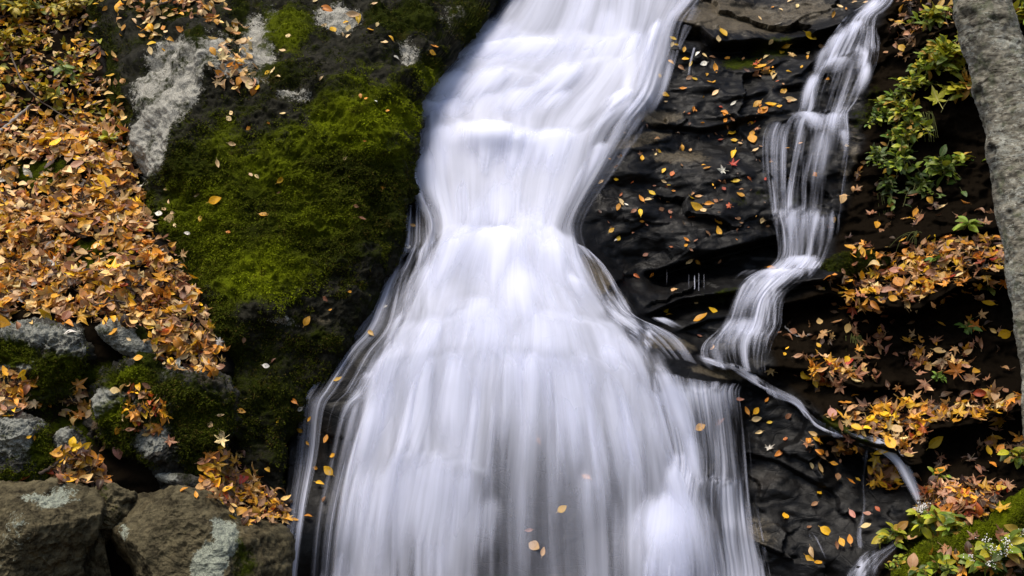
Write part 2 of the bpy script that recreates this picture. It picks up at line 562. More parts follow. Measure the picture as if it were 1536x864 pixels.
LEDGES = [  # lip line in the photograph, how far it stands out, width of its top, undercut, height of the undercut
    ([(985, 28), (1050, 45), (1068, 67), (1136, 60), (1174, 61), (1216, 52), (1268, 38)], .14, 30, .16, 30),
    ([(935, 192), (1000, 186), (1060, 192), (1120, 176), (1180, 165)], .055, 30, .035, 14),
    ([(900, 234), (950, 224), (1020, 218)], .045, 25, .01, 10),
    ([(1090, 152), (1150, 135), (1200, 124)], .045, 24, .05, 14),
    ([(985, 405), (1060, 380), (1120, 364), (1185, 346)], .05, 60, .34, 40),
    ([(975, 468), (1020, 448), (1075, 440), (1150, 430), (1240, 419)], .20, 22, .10, 30),
    ([(1000, 500), (1060, 478), (1120, 470)], .06, 16, .03, 15),
    ([(985, 545), (1050, 545), (1100, 549), (1150, 567), (1200, 606), (1260, 651), (1330, 674), (1365, 710)], .13, 18, .06, 40),
    ([(1165, 458), (1240, 440), (1320, 464), (1370, 464), (1420, 430), (1510, 412), (1620, 400)], .26, 40, .30, 60),
    ([(1160, 550), (1210, 553), (1290, 583), (1340, 578)], .12, 25, .12, 25),
    ([(1245, 652), (1340, 694), (1372, 692), (1388, 642), (1440, 634), (1540, 608), (1620, 600)], .20, 35, .25, 45),
    ([(1270, 378), (1345, 372), (1420, 350), (1510, 340)], .05, 20, .12, 20),
    ([(1200, 110), (1240, 72), (1280, 52), (1330, 48)], .08, 16, .02, 15),
    ([(1170, 182), (1230, 170), (1280, 178)], .08, 15, .02, 15),
    ([(1160, 330), (1200, 322), (1255, 325)], .08, 18, .06, 20),
    ([(635, 160), (690, 112), (740, 70), (800, 62), (870, 68), (960, 62)], .14, 34, .03, 25),
    ([(640, 212), (690, 196), (740, 196), (780, 206), (860, 206), (930, 176), (975, 152)], .16, 34, .03, 25),
    ([(715, 114), (760, 106), (800, 120), (850, 130)], .07, 22, .02, 20),
    ([(600, 382), (655, 362), (700, 352), (760, 346), (810, 350), (860, 368), (910, 410), (955, 470)], .14, 34, .02, 20),
    ([(530, 502), (590, 494), (660, 482), (740, 472), (830, 482), (900, 492), (960, 492)], .09, 30, .02, 25),
    ([(440, 602), (500, 585), (535, 560)], .04, 20, .03, 30),
    ([(570, 558), (640, 542), (730, 532), (850, 540), (930, 556), (1000, 562), (1095, 592)], .12, 32, .04, 40),
    ([(585, 692), (620, 686), (700, 700), (725, 716)], .07, 14, .03, 18),
    ([(1040, 735), (1105, 730)], .08, 18, .04, 20),
    ([(1060, 800), (1110, 800), (1180, 830)], .08, 18, .04, 20),
    ([(1090, 670), (1170, 690), (1240, 730)], .04, 25, .04, 25),
]


def ledge_offset(px, py, soft=False):
    off = np.zeros(len(px))
    for ln, out, topw, und, uh in LEDGES:
        a = np.array(ln, float)
        n1 = np.interp(px, a[:, 0], a[:, 1])
        fade = sstep(a[0, 0] - 25, a[0, 0] + 15, px) * (1 - sstep(a[-1, 0] - 15, a[-1, 0] + 25, px))
        m = (fade > 0) & (np.abs(py - n1) < 260)
        if not m.any():
            continue
        d = py[m] - n1[m]
        up = np.exp(np.minimum(d, 0) / topw)
        dn = 1 - sstep(0, 9, d)
        if soft:
            topw, und, out = topw * 1.6, 0.0, out * 0.62
            up = np.exp(np.minimum(d, 0) / topw)
            dn = 1 - sstep(-30, 90, d)
            up = np.minimum(up, 1 - sstep(-30, 90, d))
        o = np.where(d < 0, -out * up, -out * dn + und * sstep(0, 8, d) * np.exp(-np.maximum(d, 0) / uh))
        off[m] += o * fade[m]
    return off


BOULDER_VIS = [(130, -60), (135, 20), (158, 110), (190, 190), (200, 270), (228, 345), (265, 405), (303, 465), (338, 550), (345, 600),
               (352, 670), (375, 715), (430, 755), (436, 660), (450, 598), (540, 495), (598, 375), (622, 230), (626, 155), (690, 60), (760, -60)]
inb = inpoly(TPX, TPY, BOULDER_VIS)
bd = polydist(TPX, TPY, BOULDER_VIS) * np.where(inb, 1, -1)
push = 0.55 * sstep(0, 22, bd)
WATER_ZONE = [(740, -80), (1060, -80), (1000, 50), (990, 130), (965, 200), (900, 260), (880, 370), (960, 470), (1050, 540), (1100, 600), (1130, 900), (420, 900),
              (430, 600), (540, 490), (600, 380), (630, 150)]
wz = np.where(inpoly(TPX, TPY, WATER_ZONE), 1, -1) * polydist(TPX, TPY, WATER_ZONE)
wmask = sstep(-25, 20, wz)
BANK = [(-400, -400), (110, -400), (133, 20), (158, 110), (190, 190), (200, 270), (228, 345), (265, 405), (303, 465), (338, 550), (350, 640), (420, 760), (440, 900), (-400, 1000)]
bankm = sstep(-10, 10, np.where(inpoly(TPX, TPY, BANK), 1, -1) * polydist(TPX, TPY, BANK))
RBANK = [(1345, -60), (1310, 60), (1300, 180), (1275, 300), (1240, 420), (1150, 470), (1160, 560), (1250, 640), (1340, 680), (1380, 760), (1320, 830), (1310, 950), (1900, 950), (1900, -60)]
rbm = sstep(-10, 10, np.where(inpoly(TPX, TPY, RBANK), 1, -1) * polydist(TPX, TPY, RBANK))

lo = ledge_offset(TPX, TPY) * (1 - wmask) + ledge_offset(TPX, TPY, True) * wmask
dome = -0.12 * np.exp(-(((TPX - 1000) / 62) ** 2 + ((TPY - 845) / 62) ** 2) ** 1.3) - 0.10 * np.exp(-(((TPX - 735) / 60) ** 2 + ((TPY - 215) / 20) ** 2))
knob = -0.10 * np.exp(-(((TPX - 935) / 34) ** 2 + ((TPY - 172) / 28) ** 2))
Hs = H0 + lo + push + dome + knob           # smooth bed
HsG = blur2((H0 + ledge_offset(TPX, TPY, True) + push + dome + knob).reshape(GX.shape), 14)
rough = (0.16 * fbm(P0 * [1.1, 1.1, 1.6] + 3, 4) + 0.030 * fbm(P0 * [1.6, 1.6, 4.5] + 9, 3) * (1 - bankm) +
         0.014 * fbm(P0 * [6, 6, 11] + 31, 4, ridge=True))
wv = P0[:, 2] - 0.10 * P0[:, 0] + 0.12 * perlin(P0 * 1.3 + 50) + 0.05 * perlin(P0 * 4.1 + 20)
fr = (wv * 3.1 + 0.4 * perlin(P0 * [.8, .8, 2.0] + 90)) % 1.0
strata = 0.013 * np.where(fr < 0.86, -fr / 0.86, -(1 - (fr - 0.86) / 0.14)) + 0.03
amt = 1 - 0.80 * wmask
# broken facets: irregular blocks of rock, each set a little in or out and tilted its own way
cg = np.random.default_rng(3)
KC = 420
ccx, ccz = cg.uniform(-4.5, 5.0, KC), cg.uniform(-.6, 6.2, KC)
cof, ctx, ctz = cg.normal(size=KC) * .020, cg.normal(size=KC) * .10, cg.normal(size=KC) * .16
wx = P0[:, 0] + .16 * perlin(P0 * 2.3 + 5) + .05 * perlin(P0 * 8 + 15)
wz_ = P0[:, 2] - .12 * P0[:, 0] + .10 * perlin(P0 * 2.9 + 25) + .04 * perlin(P0 * 9 + 35)
terr = np.zeros(len(P0))
for a_ in range(0, len(P0), 20000):
    qx, qz = wx[a_:a_ + 20000, None] - ccx[None], wz_[a_:a_ + 20000, None] - ccz[None]
    k_ = (qx ** 2 + (qz * 2.1) ** 2).argmin(1)
    r_ = np.arange(len(k_))
    terr[a_:a_ + 20000] = cof[k_] + ctx[k_] * qx[r_, k_] + ctz[k_] * qz[r_, k_]
rough = rough + terr * (1 - bankm) * (1 - .3 * rbm)
NOISE = rough * amt + strata * (1 - bankm) * (1 - wmask) * (1 - 0.4 * rbm)
NOISE += rbm * 0.12 * fbm(P0 * 5.0 + 77, 4) * (1 - wmask)
HH = Hs + NOISE
HHG = HH.reshape(GX.shape)


def bl(px, py, cx, cy, rx, ry=None, ang=0):
    ry = ry or rx
    c, s = math.cos(R(ang)), math.sin(R(ang))
    u = ((px - cx) * c + (py - cy) * s) / rx
    v = (-(px - cx) * s + (py - cy) * c) / ry
    return np.exp(-(u * u + v * v) ** 1.5)


def blobs(px, py, lst):
    o = np.zeros(len(px))
    for b in lst:
        o = np.maximum(o, b[0] * bl(px, py, *b[1:]))
    return o


t_moss = blobs(TPX, TPY, [(.9, 1110, 92, 40, 14), (.7, 1170, 70, 50, 20, -10), (.55, 1080, 445, 90, 14, -8), (.8, 1290, 395, 60, 22), (.6, 1040, 590, 40, 12),
                          (.5, 940, 150, 30, 14), (.7, 1250, 640, 80, 12, 30), (.9, 1420, 800, 80, 60, -30), (.6, 1300, 160, 25, 60, 20), (.9, 680, 50, 60, 60), (.5, 1150, 300, 80, 20),
                          (.8, 60, 260, 60, 35), (1.0, 140, 385, 60, 28), (1.0, 200, 610, 170, 80), (.5, 470, 540, 50, 40)])
t_brown = blobs(TPX, TPY, [(1.0, 1090, 25, 110, 30, 5), (.7, 1200, 20, 70, 22), (1.0, 985, 177, 45, 14, -5), (1.0, 960, 212, 50, 10, -15), (.75, 1020, 235, 60, 14), (.9, 890, 415, 50, 22, 50),
                           (.7, 1000, 515, 60, 14, 10), (.9, 1085, 560, 60, 9, 8), (.6, 1130, 800, 40, 30), (.7, 690, 20, 40, 20), (.3, 1180, 220, 50, 50), (.5, 1275, 230, 18, 70, 10)])
V = np.stack([GX.ravel(), HH, GZ.ravel()], 1)
F = gridfaces(len(zs), len(xs))
terrain = mesh_np("rock_face", V, F, M_CLIFF, attrs={"moss": t_moss, "brown": t_brown, "soil": np.maximum(bankm, rbm * 0.97), "lichen": np.zeros(len(V)),
                                                      "bright": np.zeros(len(V))})
tag(terrain, kind="structure")
# forest floor that runs to the horizon, below the foot of the fall
gx = np.linspace(-260, 260, 60)
GXX, GYY = np.meshgrid(gx, gx)
gp = np.stack([GXX.ravel(), GYY.ravel(), np.full(GXX.size, -0.75)], 1)
M_GROUND = plain("forest_floor", (0.055, 0.038, 0.020), 0.9, 0.5, 3)
g = mesh_np("ground", gp, gridfaces(60, 60), M_GROUND)
tag(g, kind="structure")


HwG = np.minimum(HsG, blur2(HHG, 3))


def hit_bed(px, py, G=None):
    """where the view through a pixel meets the smooth stream bed"""
    G = HsG if G is None else G
    d = ray(px, py)
    sh = d.shape[:-1]
    d = d.reshape(-1, 3)
    t0 = np.full(len(d), 5.5)
    found = np.zeros(len(d), bool)
    lo_ = t0.copy()
    hi_ = np.full(len(d), 14.0)
    for t in np.arange(5.5, 14.5, 0.03):
        q = CAM + t * d
        inside = q[:, 1] > bil(G, xs, zs, q[:, 0], q[:, 2])
        new = inside & ~found
        hi_[new] = t
        lo_[new] = t - 0.03
        found |= inside
    for _ in range(8):
        m = (lo_ + hi_) / 2
        q = CAM + m[:, None] * d
        ins = q[:, 1] > bil(G, xs, zs, q[:, 0], q[:, 2])
        hi_ = np.where(ins, m, hi_)
        lo_ = np.where(ins, lo_, m)
    return (CAM + hi_[:, None] * d).reshape(*sh, 3)


# ------------------------------------------------------------------ rocks: closed bodies with their own depth
ROCKS = []


def resample(poly, n, it=2):
    a = np.array(poly, float)
    for _ in range(it):
        b = np.roll(a, -1, 0)
        a = np.stack([a * .75 + b * .25, a * .25 + b * .75], 1).reshape(-1, 2)
    return a


def rock(name, label, outline, ctr, depth, bulge, mat, back=0.6, nth=260, nr=90, attrs=None, power=2.5, facets=None, noise=(0.03, 0.012), seed=0, edge=None, smooth_it=2, fscale=3.0, ftight=0.86, cushion=0):
    """outline traced at its distance; the body swells toward the viewer and away from it"""
    a = resample(outline, nth, smooth_it)
    ang = np.arctan2(a[:, 1] - ctr[1], a[:, 0] - ctr[0])
    rad = np.hypot(a[:, 0] - ctr[0], a[:, 1] - ctr[1])
    th = np.linspace(-math.pi, math.pi, nth, endpoint=False)
    # ray against polygon for the outline radius
    rr = np.zeros(nth)
    b = np.roll(a, -1, 0)
    for i, t in enumerate(th):
        dx, dy = math.cos(t), math.sin(t)
        ex, ey = b[:, 0] - a[:, 0], b[:, 1] - a[:, 1]
        den = dx * ey - dy * ex
        den[np.abs(den) < 1e-9] = 1e-9
        ux, uy = a[:, 0] - ctr[0], a[:, 1] - ctr[1]
        tt = (ux * ey - uy * ex) / den
        ss = (ux * dy - uy * dx) / den
        ok = (tt > 0) & (ss >= 0) & (ss <= 1)
        rr[i] = tt[ok].max() if ok.any() else np.median(rad)
    rf = np.sqrt(np.linspace(0.0004, 1, nr)) if True else None
    rf = np.concatenate([[0.0004], np.linspace(0.012, 1, nr) ** 0.8])
    rows = [(r, 1) for r in rf] + [(r, -1) for r in [*np.linspace(0.97, 0.03, max(14, nr // 5)), 0.0004]]
    VV, PXY = [], []
    for r, sgn in rows:
        px = ctr[0] + r * rr * np.cos(th)
        py = ctr[1] + r * rr * np.sin(th)
        prof = (1 - r ** (power * 2)) ** 0.5 if edge is not None else (1 - r ** power) ** (1 / power)
        y = depth(px, py) if callable(depth) else np.full(nth, depth)
        if edge is not None:
            y = y + edge * (1 - prof) if sgn > 0 else y + edge + back * prof
        else:
            y = y - bulge * prof if sgn > 0 else y + back * prof
        VV.append(at(px, py, y))
        PXY.append(np.stack([px, py], 1))
    V = np.concatenate(VV)
    PXY = np.concatenate(PXY)
    F = gridfaces(len(rows), nth, wrap=True)
    c = V.mean(0)
    rng = np.random.default_rng(seed + 100)
    if facets:
        rel = V - c
        sc = rel.std(0) * 1.75
        q = rel / sc
        for fi in range(facets if isinstance(facets, int) else len(facets)):
            n = rng.normal(size=3)
            n[1] = -abs(n[1]) * 0.9
            fk = rng.uniform(ftight - .08, ftight + .08)
            if not isinstance(facets, int):
                n, fk = np.array(facets[fi][:3], float), facets[fi][3]
            n /= np.linalg.norm(n)
            d_ = np.max(q @ n) * fk
            ex = q @ n - d_
            q = q - np.where(ex > 0, ex, 0)[:, None] * n * 0.92
        V = c + q * sc
    nn = normals_of(V, F)
    if (nn * (V - c)).sum() < 0:
        nn = -nn
        F = F[:, ::-1]
    amp1, amp2 = noise
    V = V + nn * (amp1 * fbm(V * fscale + seed, 5) * 1.6 + amp2 * fbm(V * fscale * 4 + seed, 4, ridge=True))[:, None]
    if cushion:
        mm = blobs(PXY[:, 0], PXY[:, 1], attrs["moss"]) * (1 - np.clip(blobs(PXY[:, 0], PXY[:, 1], attrs["lichen"]), 0, 1))
        bil_ = (1 - 2.6 * np.abs(perlin(V * [5.5, 5.5, 7.5] + 7))) * .6 + (1 - 2.6 * np.abs(perlin(V * [13, 13, 17] + 27))) * .4
        V = V + nn * (cushion * mm * bil_)[:, None]
    av = {k: (blobs(PXY[:, 0], PXY[:, 1], v) if isinstance(v, list) else np.full(len(V), float(v))) for k, v in
          {"moss": 0, "lichen": 0, "brown": 0, "soil": 0, "bright": 0, **(attrs or {})}.items()}
    o = mesh_np(name, V, F, mat, attrs=av)
    tag(o, label, "rock")
    ROCKS.append(o)
    return o


BC = np.array([(130, -80, 2.7), (150, 30, 2.15), (150, 150, 1.6), (205, 260, 1.05), (240, 380, .50), (310, 500, .15), (335, 600, .0), (345, 690, -.10), (380, 740, -.12),
               (250, 100, 1.25), (215, 150, 1.05), (300, 75, 1.02), (300, 110, .88), (300, 200, .72), (240, 250, .75), (400, 130, .86), (385, 70, 1.2), (250, 0, 1.95), (400, 0, 1.65), (550, 0, 1.7), (700, 0, 2.2), (400, -80, 2.2), (700, -80, 2.6),
               (640, 80, 1.55), (560, 60, 1.28), (500, 70, 1.15), (460, 90, 1.02), (560, 110, 1.0), (620, 130, 1.15), (630, 160, 1.05), (620, 230, .85), (600, 300, .68), (600, 380, .48), (530, 500, .2), (440, 600, .0), (420, 740, -.12),
               (520, 180, .66), (580, 190, .72), (430, 200, .66), (430, 300, .50), (520, 300, .52), (300, 300, .62), (350, 400, .28), (430, 380, .32), (400, 460, .12), (500, 420, .28), (440, 480, .18), (400, 500, .12), (380, 560, .10), (440, 540, .14), (380, 650, -.05)], float)
BW = at(BC[:, 0], BC[:, 1], BC[:, 2])
B_RBF = RBF(BC[:, :2] / 100, BC[:, 2], 0.15)
boulder_attrs = {
    "moss": [(1.0, 480, 290, 190, 150), (1.0, 320, 300, 110, 150), (.95, 540, 170, 110, 70), (.9, 380, 400, 130, 80), (.95, 430, 40, 50, 45), (.95, 600, 30, 70, 35), (.8, 640, 110, 40, 40),
             (.85, 330, 520, 60, 100), (.75, 400, 600, 90, 130), (.8, 170, 150, 32, 200, -12), (.8, 420, 110, 80, 30), (.9, 250, 20, 60, 14), (.85, 300, 60, 30, 20), (.8, 480, 510, 40, 20), (.8, 700, 20, 40, 60), (.7, 360, 30, 25, 60)],
    "bright": [(1.0, 560, 170, 90, 34), (1.0, 520, 200, 90, 24, 20), (1.0, 590, 195, 50, 25), (.75, 560, 115, 60, 30), (1.0, 390, 410, 80, 48), (1.0, 430, 450, 40, 22), (.7, 300, 320, 70, 55), (.6, 400, 250, 120, 40, 30), (.6, 430, 50, 45, 45),
               (.6, 460, 210, 60, 30), (.5, 330, 380, 60, 40), (.6, 640, 120, 22, 22), (.4, 340, 200, 40, 60), (.5, 470, 330, 60, 30)],
    "lichen": [(1.3, 254, 125, 46, 70, 25), (1.3, 232, 190, 25, 82, 8), (.95, 300, 80, 60, 26, -25), (.75, 350, 100, 50, 20), (.95, 385, 75, 30, 60), (.75, 505, 25, 50, 22), (.6, 410, 30, 20, 34), (.6, 440, 140, 36, 12),
               (.55, 430, 482, 50, 10, 12), (.62, 620, 90, 16, 60, -30), (.5, 680, 25, 30, 20)],
    "brown": [(.5, 460, 475, 50, 16, 10), (.7, 345, 410, 10, 20), (.5, 690, 20, 40, 26)],
}
BO = [(105, -120), (112, 20), (140, 115), (168, 200), (180, 275), (205, 352), (245, 415), (285, 480), (318, 560), (322, 640), (330, 700), (362, 750), (425, 778), (428, 700),
      (437, 640), (452, 598), (505, 540), (542, 495), (575, 430), (600, 375), (615, 300), (627, 232), (634, 190), (622, 155), (655, 118), (700, 60), (745, 10), (790, -60), (780, -120)]
rock("boulder", "huge moss-covered boulder with a bare grey ridge beside the waterfall", BO, (380, 300), lambda px, py: B_RBF(np.stack([px, py], 1) / 100), 0, M_BOULDER,
     back=0.35, nth=900, nr=260, attrs=boulder_attrs, power=5, noise=(0.055, 0.018), seed=2, edge=0.28, fscale=3.2, cushion=.045)

MR = M_ROCK
rock("rock", "grey lichen-streaked rock directly below the lower edge of the leafy slope", [(-70, 500), (0, 476), (80, 472), (140, 488), (155, 540), (125, 600), (60, 630), (-70, 620)], (40, 545), -.30, .28, MR,
     back=.4, facets=9, seed=4, attrs={"lichen": [(.72, 60, 500, 100, 34), (.6, 20, 550, 60, 24), (.6, 100, 530, 40, 40)], "moss": [(1.0, 100, 560, 60, 40), (.85, 20, 530, 50, 26), (.7, 60, 600, 80, 30)], "bright": .25}, noise=(.05, .03), fscale=5)
rock("rock", "pale grey-green slab tilted at the corner of the leafy slope", [(138, 486), (170, 474), (210, 488), (226, 508), (238, 532), (226, 546), (186, 534), (158, 512)], (188, 510), -.26, .12, MR,
     back=.25, facets=5, seed=9, attrs={"lichen": [(1.2, 188, 512, 60, 34, 30)], "moss": [(.8, 215, 500, 24, 10, 40)]}, noise=(.02, .01), fscale=5)
rock("mossy_rock", "dark mossy rock with grey patches between the leafy slope and the front boulders", [(112, 575), (135, 538), (185, 525), (230, 545), (262, 562), (335, 552), (352, 600), (348, 690), (318, 722), (250, 735), (190, 720), (150, 690), (118, 640)],
     (235, 630), -.30, .34, MR, back=.4, facets=8, seed=14, nth=320, nr=110, attrs={"lichen": [(1.1, 165, 595, 24, 34), (.9, 230, 655, 30, 26), (.7, 270, 560, 40, 12), (.55, 190, 640, 25, 25)],
     "moss": [(1.1, 190, 560, 70, 30), (1.0, 300, 640, 60, 90), (1.0, 180, 640, 40, 60), (.9, 250, 590, 60, 40)], "bright": [(.9, 185, 562, 36, 18), (.5, 170, 610, 30, 30)]}, noise=(.06, .03), fscale=5)
rock("rock", "pale lichen-crusted rock at the left edge just above the front boulder", [(-70, 620), (-20, 608), (40, 608), (72, 640), (84, 690), (78, 730), (-70, 740)], (5, 672), -.72, .22, MR,
     back=.35, facets=6, seed=19, attrs={"lichen": [(.85, 10, 650, 60, 44), (.6, 60, 690, 20, 30)], "moss": [(1.0, 68, 680, 24, 50), (.6, 10, 720, 60, 20)], "bright": .2}, noise=(.04, .02), fscale=5)
rock("rock", "small grey rock with a dark mossy side beside a clump of brown leaves", [(66, 668), (80, 645), (112, 636), (132, 660), (128, 700), (104, 722), (74, 722)], (100, 682), -.66, .15, MR,
     back=.25, facets=6, seed=23, attrs={"lichen": [(1.0, 90, 660, 24, 24)], "moss": [(.9, 76, 690, 18, 30), (.6, 110, 700, 20, 20)]}, noise=(.03, .015), fscale=5)
rock("front_boulder", "large angular olive-brown boulder in the bottom left corner of the view", [(-80, 728), (0, 722), (60, 716), (110, 728), (152, 742), (156, 768), (140, 815), (128, 880), (100, 960), (-80, 980)], (45, 835), -1.05, .45, M_FRONT,
     back=.5, facets=[(-.45, -.8, .42, .60), (.62, -.74, -.25, .42), (-.15, -.45, .88, .80), (-.1, -.7, -.7, .6), (.35, -.6, .7, .70)], seed=31, nth=340, nr=130, attrs={"lichen": [(.75, 60, 735, 60, 14), (.45, 20, 800, 40, 60)], "moss": [(.4, 60, 800, 40, 40)]}, noise=(.028, .014), fscale=4, ftight=.74)
rock("rock", "dark narrow rock wedged between the two front boulders", [(128, 735), (165, 728), (205, 735), (200, 765), (165, 800), (140, 860), (190, 960), (110, 960), (118, 800)], (150, 780), -.82, .2, M_FRONT,
     back=.3, facets=5, seed=37, attrs={"moss": [(.5, 150, 760, 40, 40)]}, noise=(.03, .02), fscale=5)
rock("front_boulder", "large brown angular boulder with a pale green lichen patch in the foreground", [(143, 800), (168, 768), (205, 734), (258, 726), (318, 745), (352, 770), (412, 776), (446, 800), (440, 880), (420, 980), (190, 980), (192, 862), (182, 846), (150, 826)],
     (290, 850), -1.02, .42, M_FRONT, back=.5, facets=[(-.12, -.95, .28, .58), (.72, -.65, .25, .55), (-.75, -.6, -.3, .62), (.1, -.8, -.6, .55), (-.5, -.6, .6, .70), (.45, -.5, .75, .74)], seed=44, nth=360, nr=140, attrs={"lichen": [(1.15, 345, 800, 36, 34, 30), (1.1, 310, 845, 34, 40, 30), (.6, 165, 800, 20, 24)], "moss": [(.4, 230, 800, 50, 40), (.75, 380, 850, 40, 60)]},
     noise=(.028, .014), fscale=4, ftight=.74)
rock("slate_slab", "thin grey slate slab leaning behind the lichen-patched front boulder", [(224, 714), (250, 708), (300, 716), (345, 730), (352, 752), (318, 748), (258, 728)], (285, 727), -.60, .05, MR,
     back=.06, facets=3, seed=51, nth=140, nr=40, attrs={"lichen": [(.8, 250, 716, 30, 10)]}, noise=(.012, .006), fscale=6)
rock("mossy_rock", "green mossy rock among seedlings and white flowers at the lower right", [(1600, 715), (1540, 735), (1500, 765), (1462, 792), (1400, 812), (1345, 846), (1318, 900), (1330, 980), (1640, 980), (1660, 760)], (1500, 870), -.95, .42, M_BOULDER,
     back=.5, facets=5, seed=57, nth=300, nr=100, attrs={"moss": 1.0, "bright": [(.8, 1480, 785, 90, 24, -32), (.7, 1370, 850, 40, 40)]}, noise=(.05, .02), fscale=4)
rock("mossy_rock", "low dark green rock beside the foot of the narrow side cascade", [(1222, 402), (1245, 385), (1290, 375), (1335, 378), (1345, 395), (1310, 412), (1260, 420), (1226, 418)], (1285, 398), .80, .16, M_BOULDER,
     back=.3, facets=4, seed=61, nth=160, nr=50, attrs={"moss": .8}, noise=(.03, .012), fscale=5)

bpy.context.view_layer.update()
DG = bpy.context.evaluated_depsgraph_get()
SOLIDS = [(BVHTree.FromObject(o, DG), o) for o in [terrain] + ROCKS]
VC = Vector(CAM)


def cast(px, py):
    d = Vector(ray(px, py)).normalized()
    best = None
    for t, o in SOLIDS:
        h = t.ray_cast(VC, d, 40)
        if h[0] is not None and (best is None or h[3] < best[2]):
            n = h[1] if h[1].dot(d) < 0 else -h[1]
            best = (h[0], n, h[3], o)
    return best


# moss fibres: short soft blades growing out of the moss, one mat per rock
def moss_mat_mat():
    N = NT("moss_fibre")
    return N.done(N.bsdf(N.attr("Col", "Color"), 0.9, None, 0.05))


M_MOSS = moss_mat_mat()


def moss_mat(rk, n, length, seed):
    rg = np.random.default_rng(seed)
    me = rk.data
    co = np.empty(len(me.vertices) * 3, np.float32)
    me.vertices.foreach_get("co", co)
    co = co.reshape(-1, 3).astype(float)
    no = np.empty(len(me.vertices) * 3, np.float32)
    me.vertices.foreach_get("normal", no)
    no = no.reshape(-1, 3).astype(float)
    at_ = {}
    for k in ("moss", "bright", "lichen"):
        v = np.empty(len(co), np.float32)
        me.attributes[k].data.foreach_get("value", v)
        at_[k] = v
    px, py = pix(co)
    clump = .5 + .9 * fbm(co * 6 + 4, 4)
    wgt = np.clip((at_["moss"] + 1.1 * (clump - .5) - .30) * 2.2, 0, 1) * (at_["lichen"] < .55) * (px > -60) * (px < 1600) * (py > -60) * (py < 930)
    wgt = wgt * (no[:, 1] < .2)
    # weight by spacing so that the middle of the mesh is not crowded
    c0 = np.median(co, 0)
    wgt = wgt * (.05 + np.linalg.norm((co - c0)[:, [0, 2]], axis=1))
    if wgt.sum() <= 0:
        return
    ix = rg.choice(len(co), n, p=wgt / wgt.sum())
    b = co[ix] + rg.normal(size=(n, 3)) * .006
    d = no[ix] * .8 + np.array([0, -.1, -.35]) + rg.normal(size=(n, 3)) * .55
    d /= np.linalg.norm(d, axis=1, keepdims=True)
    ln = length * rg.uniform(.5, 1.3, (n, 1)) * (.6 + .8 * np.clip(clump[ix], 0, 1))[:, None]
    sd = np.cross(d, rg.normal(size=(n, 3)))
    sd /= np.linalg.norm(sd, axis=1, keepdims=True)
    wd = .0028 + .002 * rg.random((n, 1))
    V = np.stack([b - sd * wd, b + sd * wd, b + d * ln], 1).reshape(-1, 3)
    F = np.arange(3 * n).reshape(-1, 3)
    br = np.clip(at_["bright"][ix] * (.55 + .8 * clump[ix]), 0, 1)[:, None]
    tone = (.55 + .9 * np.clip(.5 + fbm(co[ix] * 3.1 + 40, 4), 0, 1))[:, None] * rg.uniform(.7, 1.3, (n, 1))
    col = (np.array([.036, .042, .003]) * (1 - br) + np.array([.150, .178, .004]) * br) * tone
    old = (rg.random((n, 1)) < .10) * (1 - br)
    col = col * (1 - old) + np.array([.07, .048, .010]) * old
    o = mesh_np("moss", V, F, M_MOSS, rk, smooth=False, cols=np.repeat(col, 3, 0))
    tag(o, kind="stuff")


for k_, (rk, n_, l_) in enumerate([(ROCKS[0], 110000, .016), (ROCKS[1], 7000, .014), (ROCKS[3], 22000, .015), (ROCKS[4], 5000, .013), (ROCKS[5], 2500, .012), (ROCKS[-2], 18000, .014), (ROCKS[-1], 4000, .013)]):
    moss_mat(rk, n_, l_, 900 + k_)


# ------------------------------------------------------------------ the water
def catmull(A, n):
    A = np.asarray(A, float)
    k = len(A)
    t = np.linspace(0, k - 1, n)
    i = np.clip(t.astype(int), 0, k - 2)
    u = (t - i).reshape(-1, *([1] * (A.ndim - 1)))
    p0, p1, p2, p3 = A[np.clip(i - 1, 0, k - 1)], A[i], A[i + 1], A[np.clip(i + 2, 0, k - 1)]
    return 0.5 * (2 * p1 + (p2 - p0) * u + (2 * p0 - 5 * p1 + 4 * p2 - p3) * u * u + (3 * p1 - p0 - 3 * p2 + p3) * u ** 3)


LIPS = [([(635, 160), (690, 112), (740, 70), (800, 62), (870, 68), (960, 62)], 34), ([(628, 214), (690, 196), (740, 196), (780, 206), (860, 206), (930, 176), (975, 152)], 60),
        ([(715, 116), (760, 107), (800, 120), (850, 136)], 26), ([(655, 150), (700, 140), (750, 152)], 22), ([(850, 118), (890, 98), (940, 92)], 30), ([(600, 384), (655, 362), (700, 352), (760, 346), (810, 350), (860, 368), (910, 410)], 60),
        ([(590, 497), (660, 486), (720, 468), (790, 474), (860, 484), (960, 494)], 40), ([(530, 575), (560, 562), (640, 548), (730, 535), (850, 545), (930, 556), (1000, 562)], 90),
        ([(585, 696), (620, 688), (700, 700), (725, 716)], 60), ([(965, 594), (1008, 594), (1048, 594), (1086, 596)], 50), ([(1000, 690), (1035, 690)], 50), ([(1050, 728), (1105, 728)], 40),
        ([(1215, 72), (1260, 52), (1300, 46)], 26), ([(1205, 112), (1250, 92), (1300, 80)], 18), ([(1170, 184), (1230, 176), (1270, 176)], 30), ([(1150, 328), (1200, 322), (1255, 325)], 30), ([(1150, 402), (1240, 402)], 20),
        ([(1090, 430), (1200, 424)], 22), ([(1080, 490), (1130, 508), (1170, 500)], 18)]


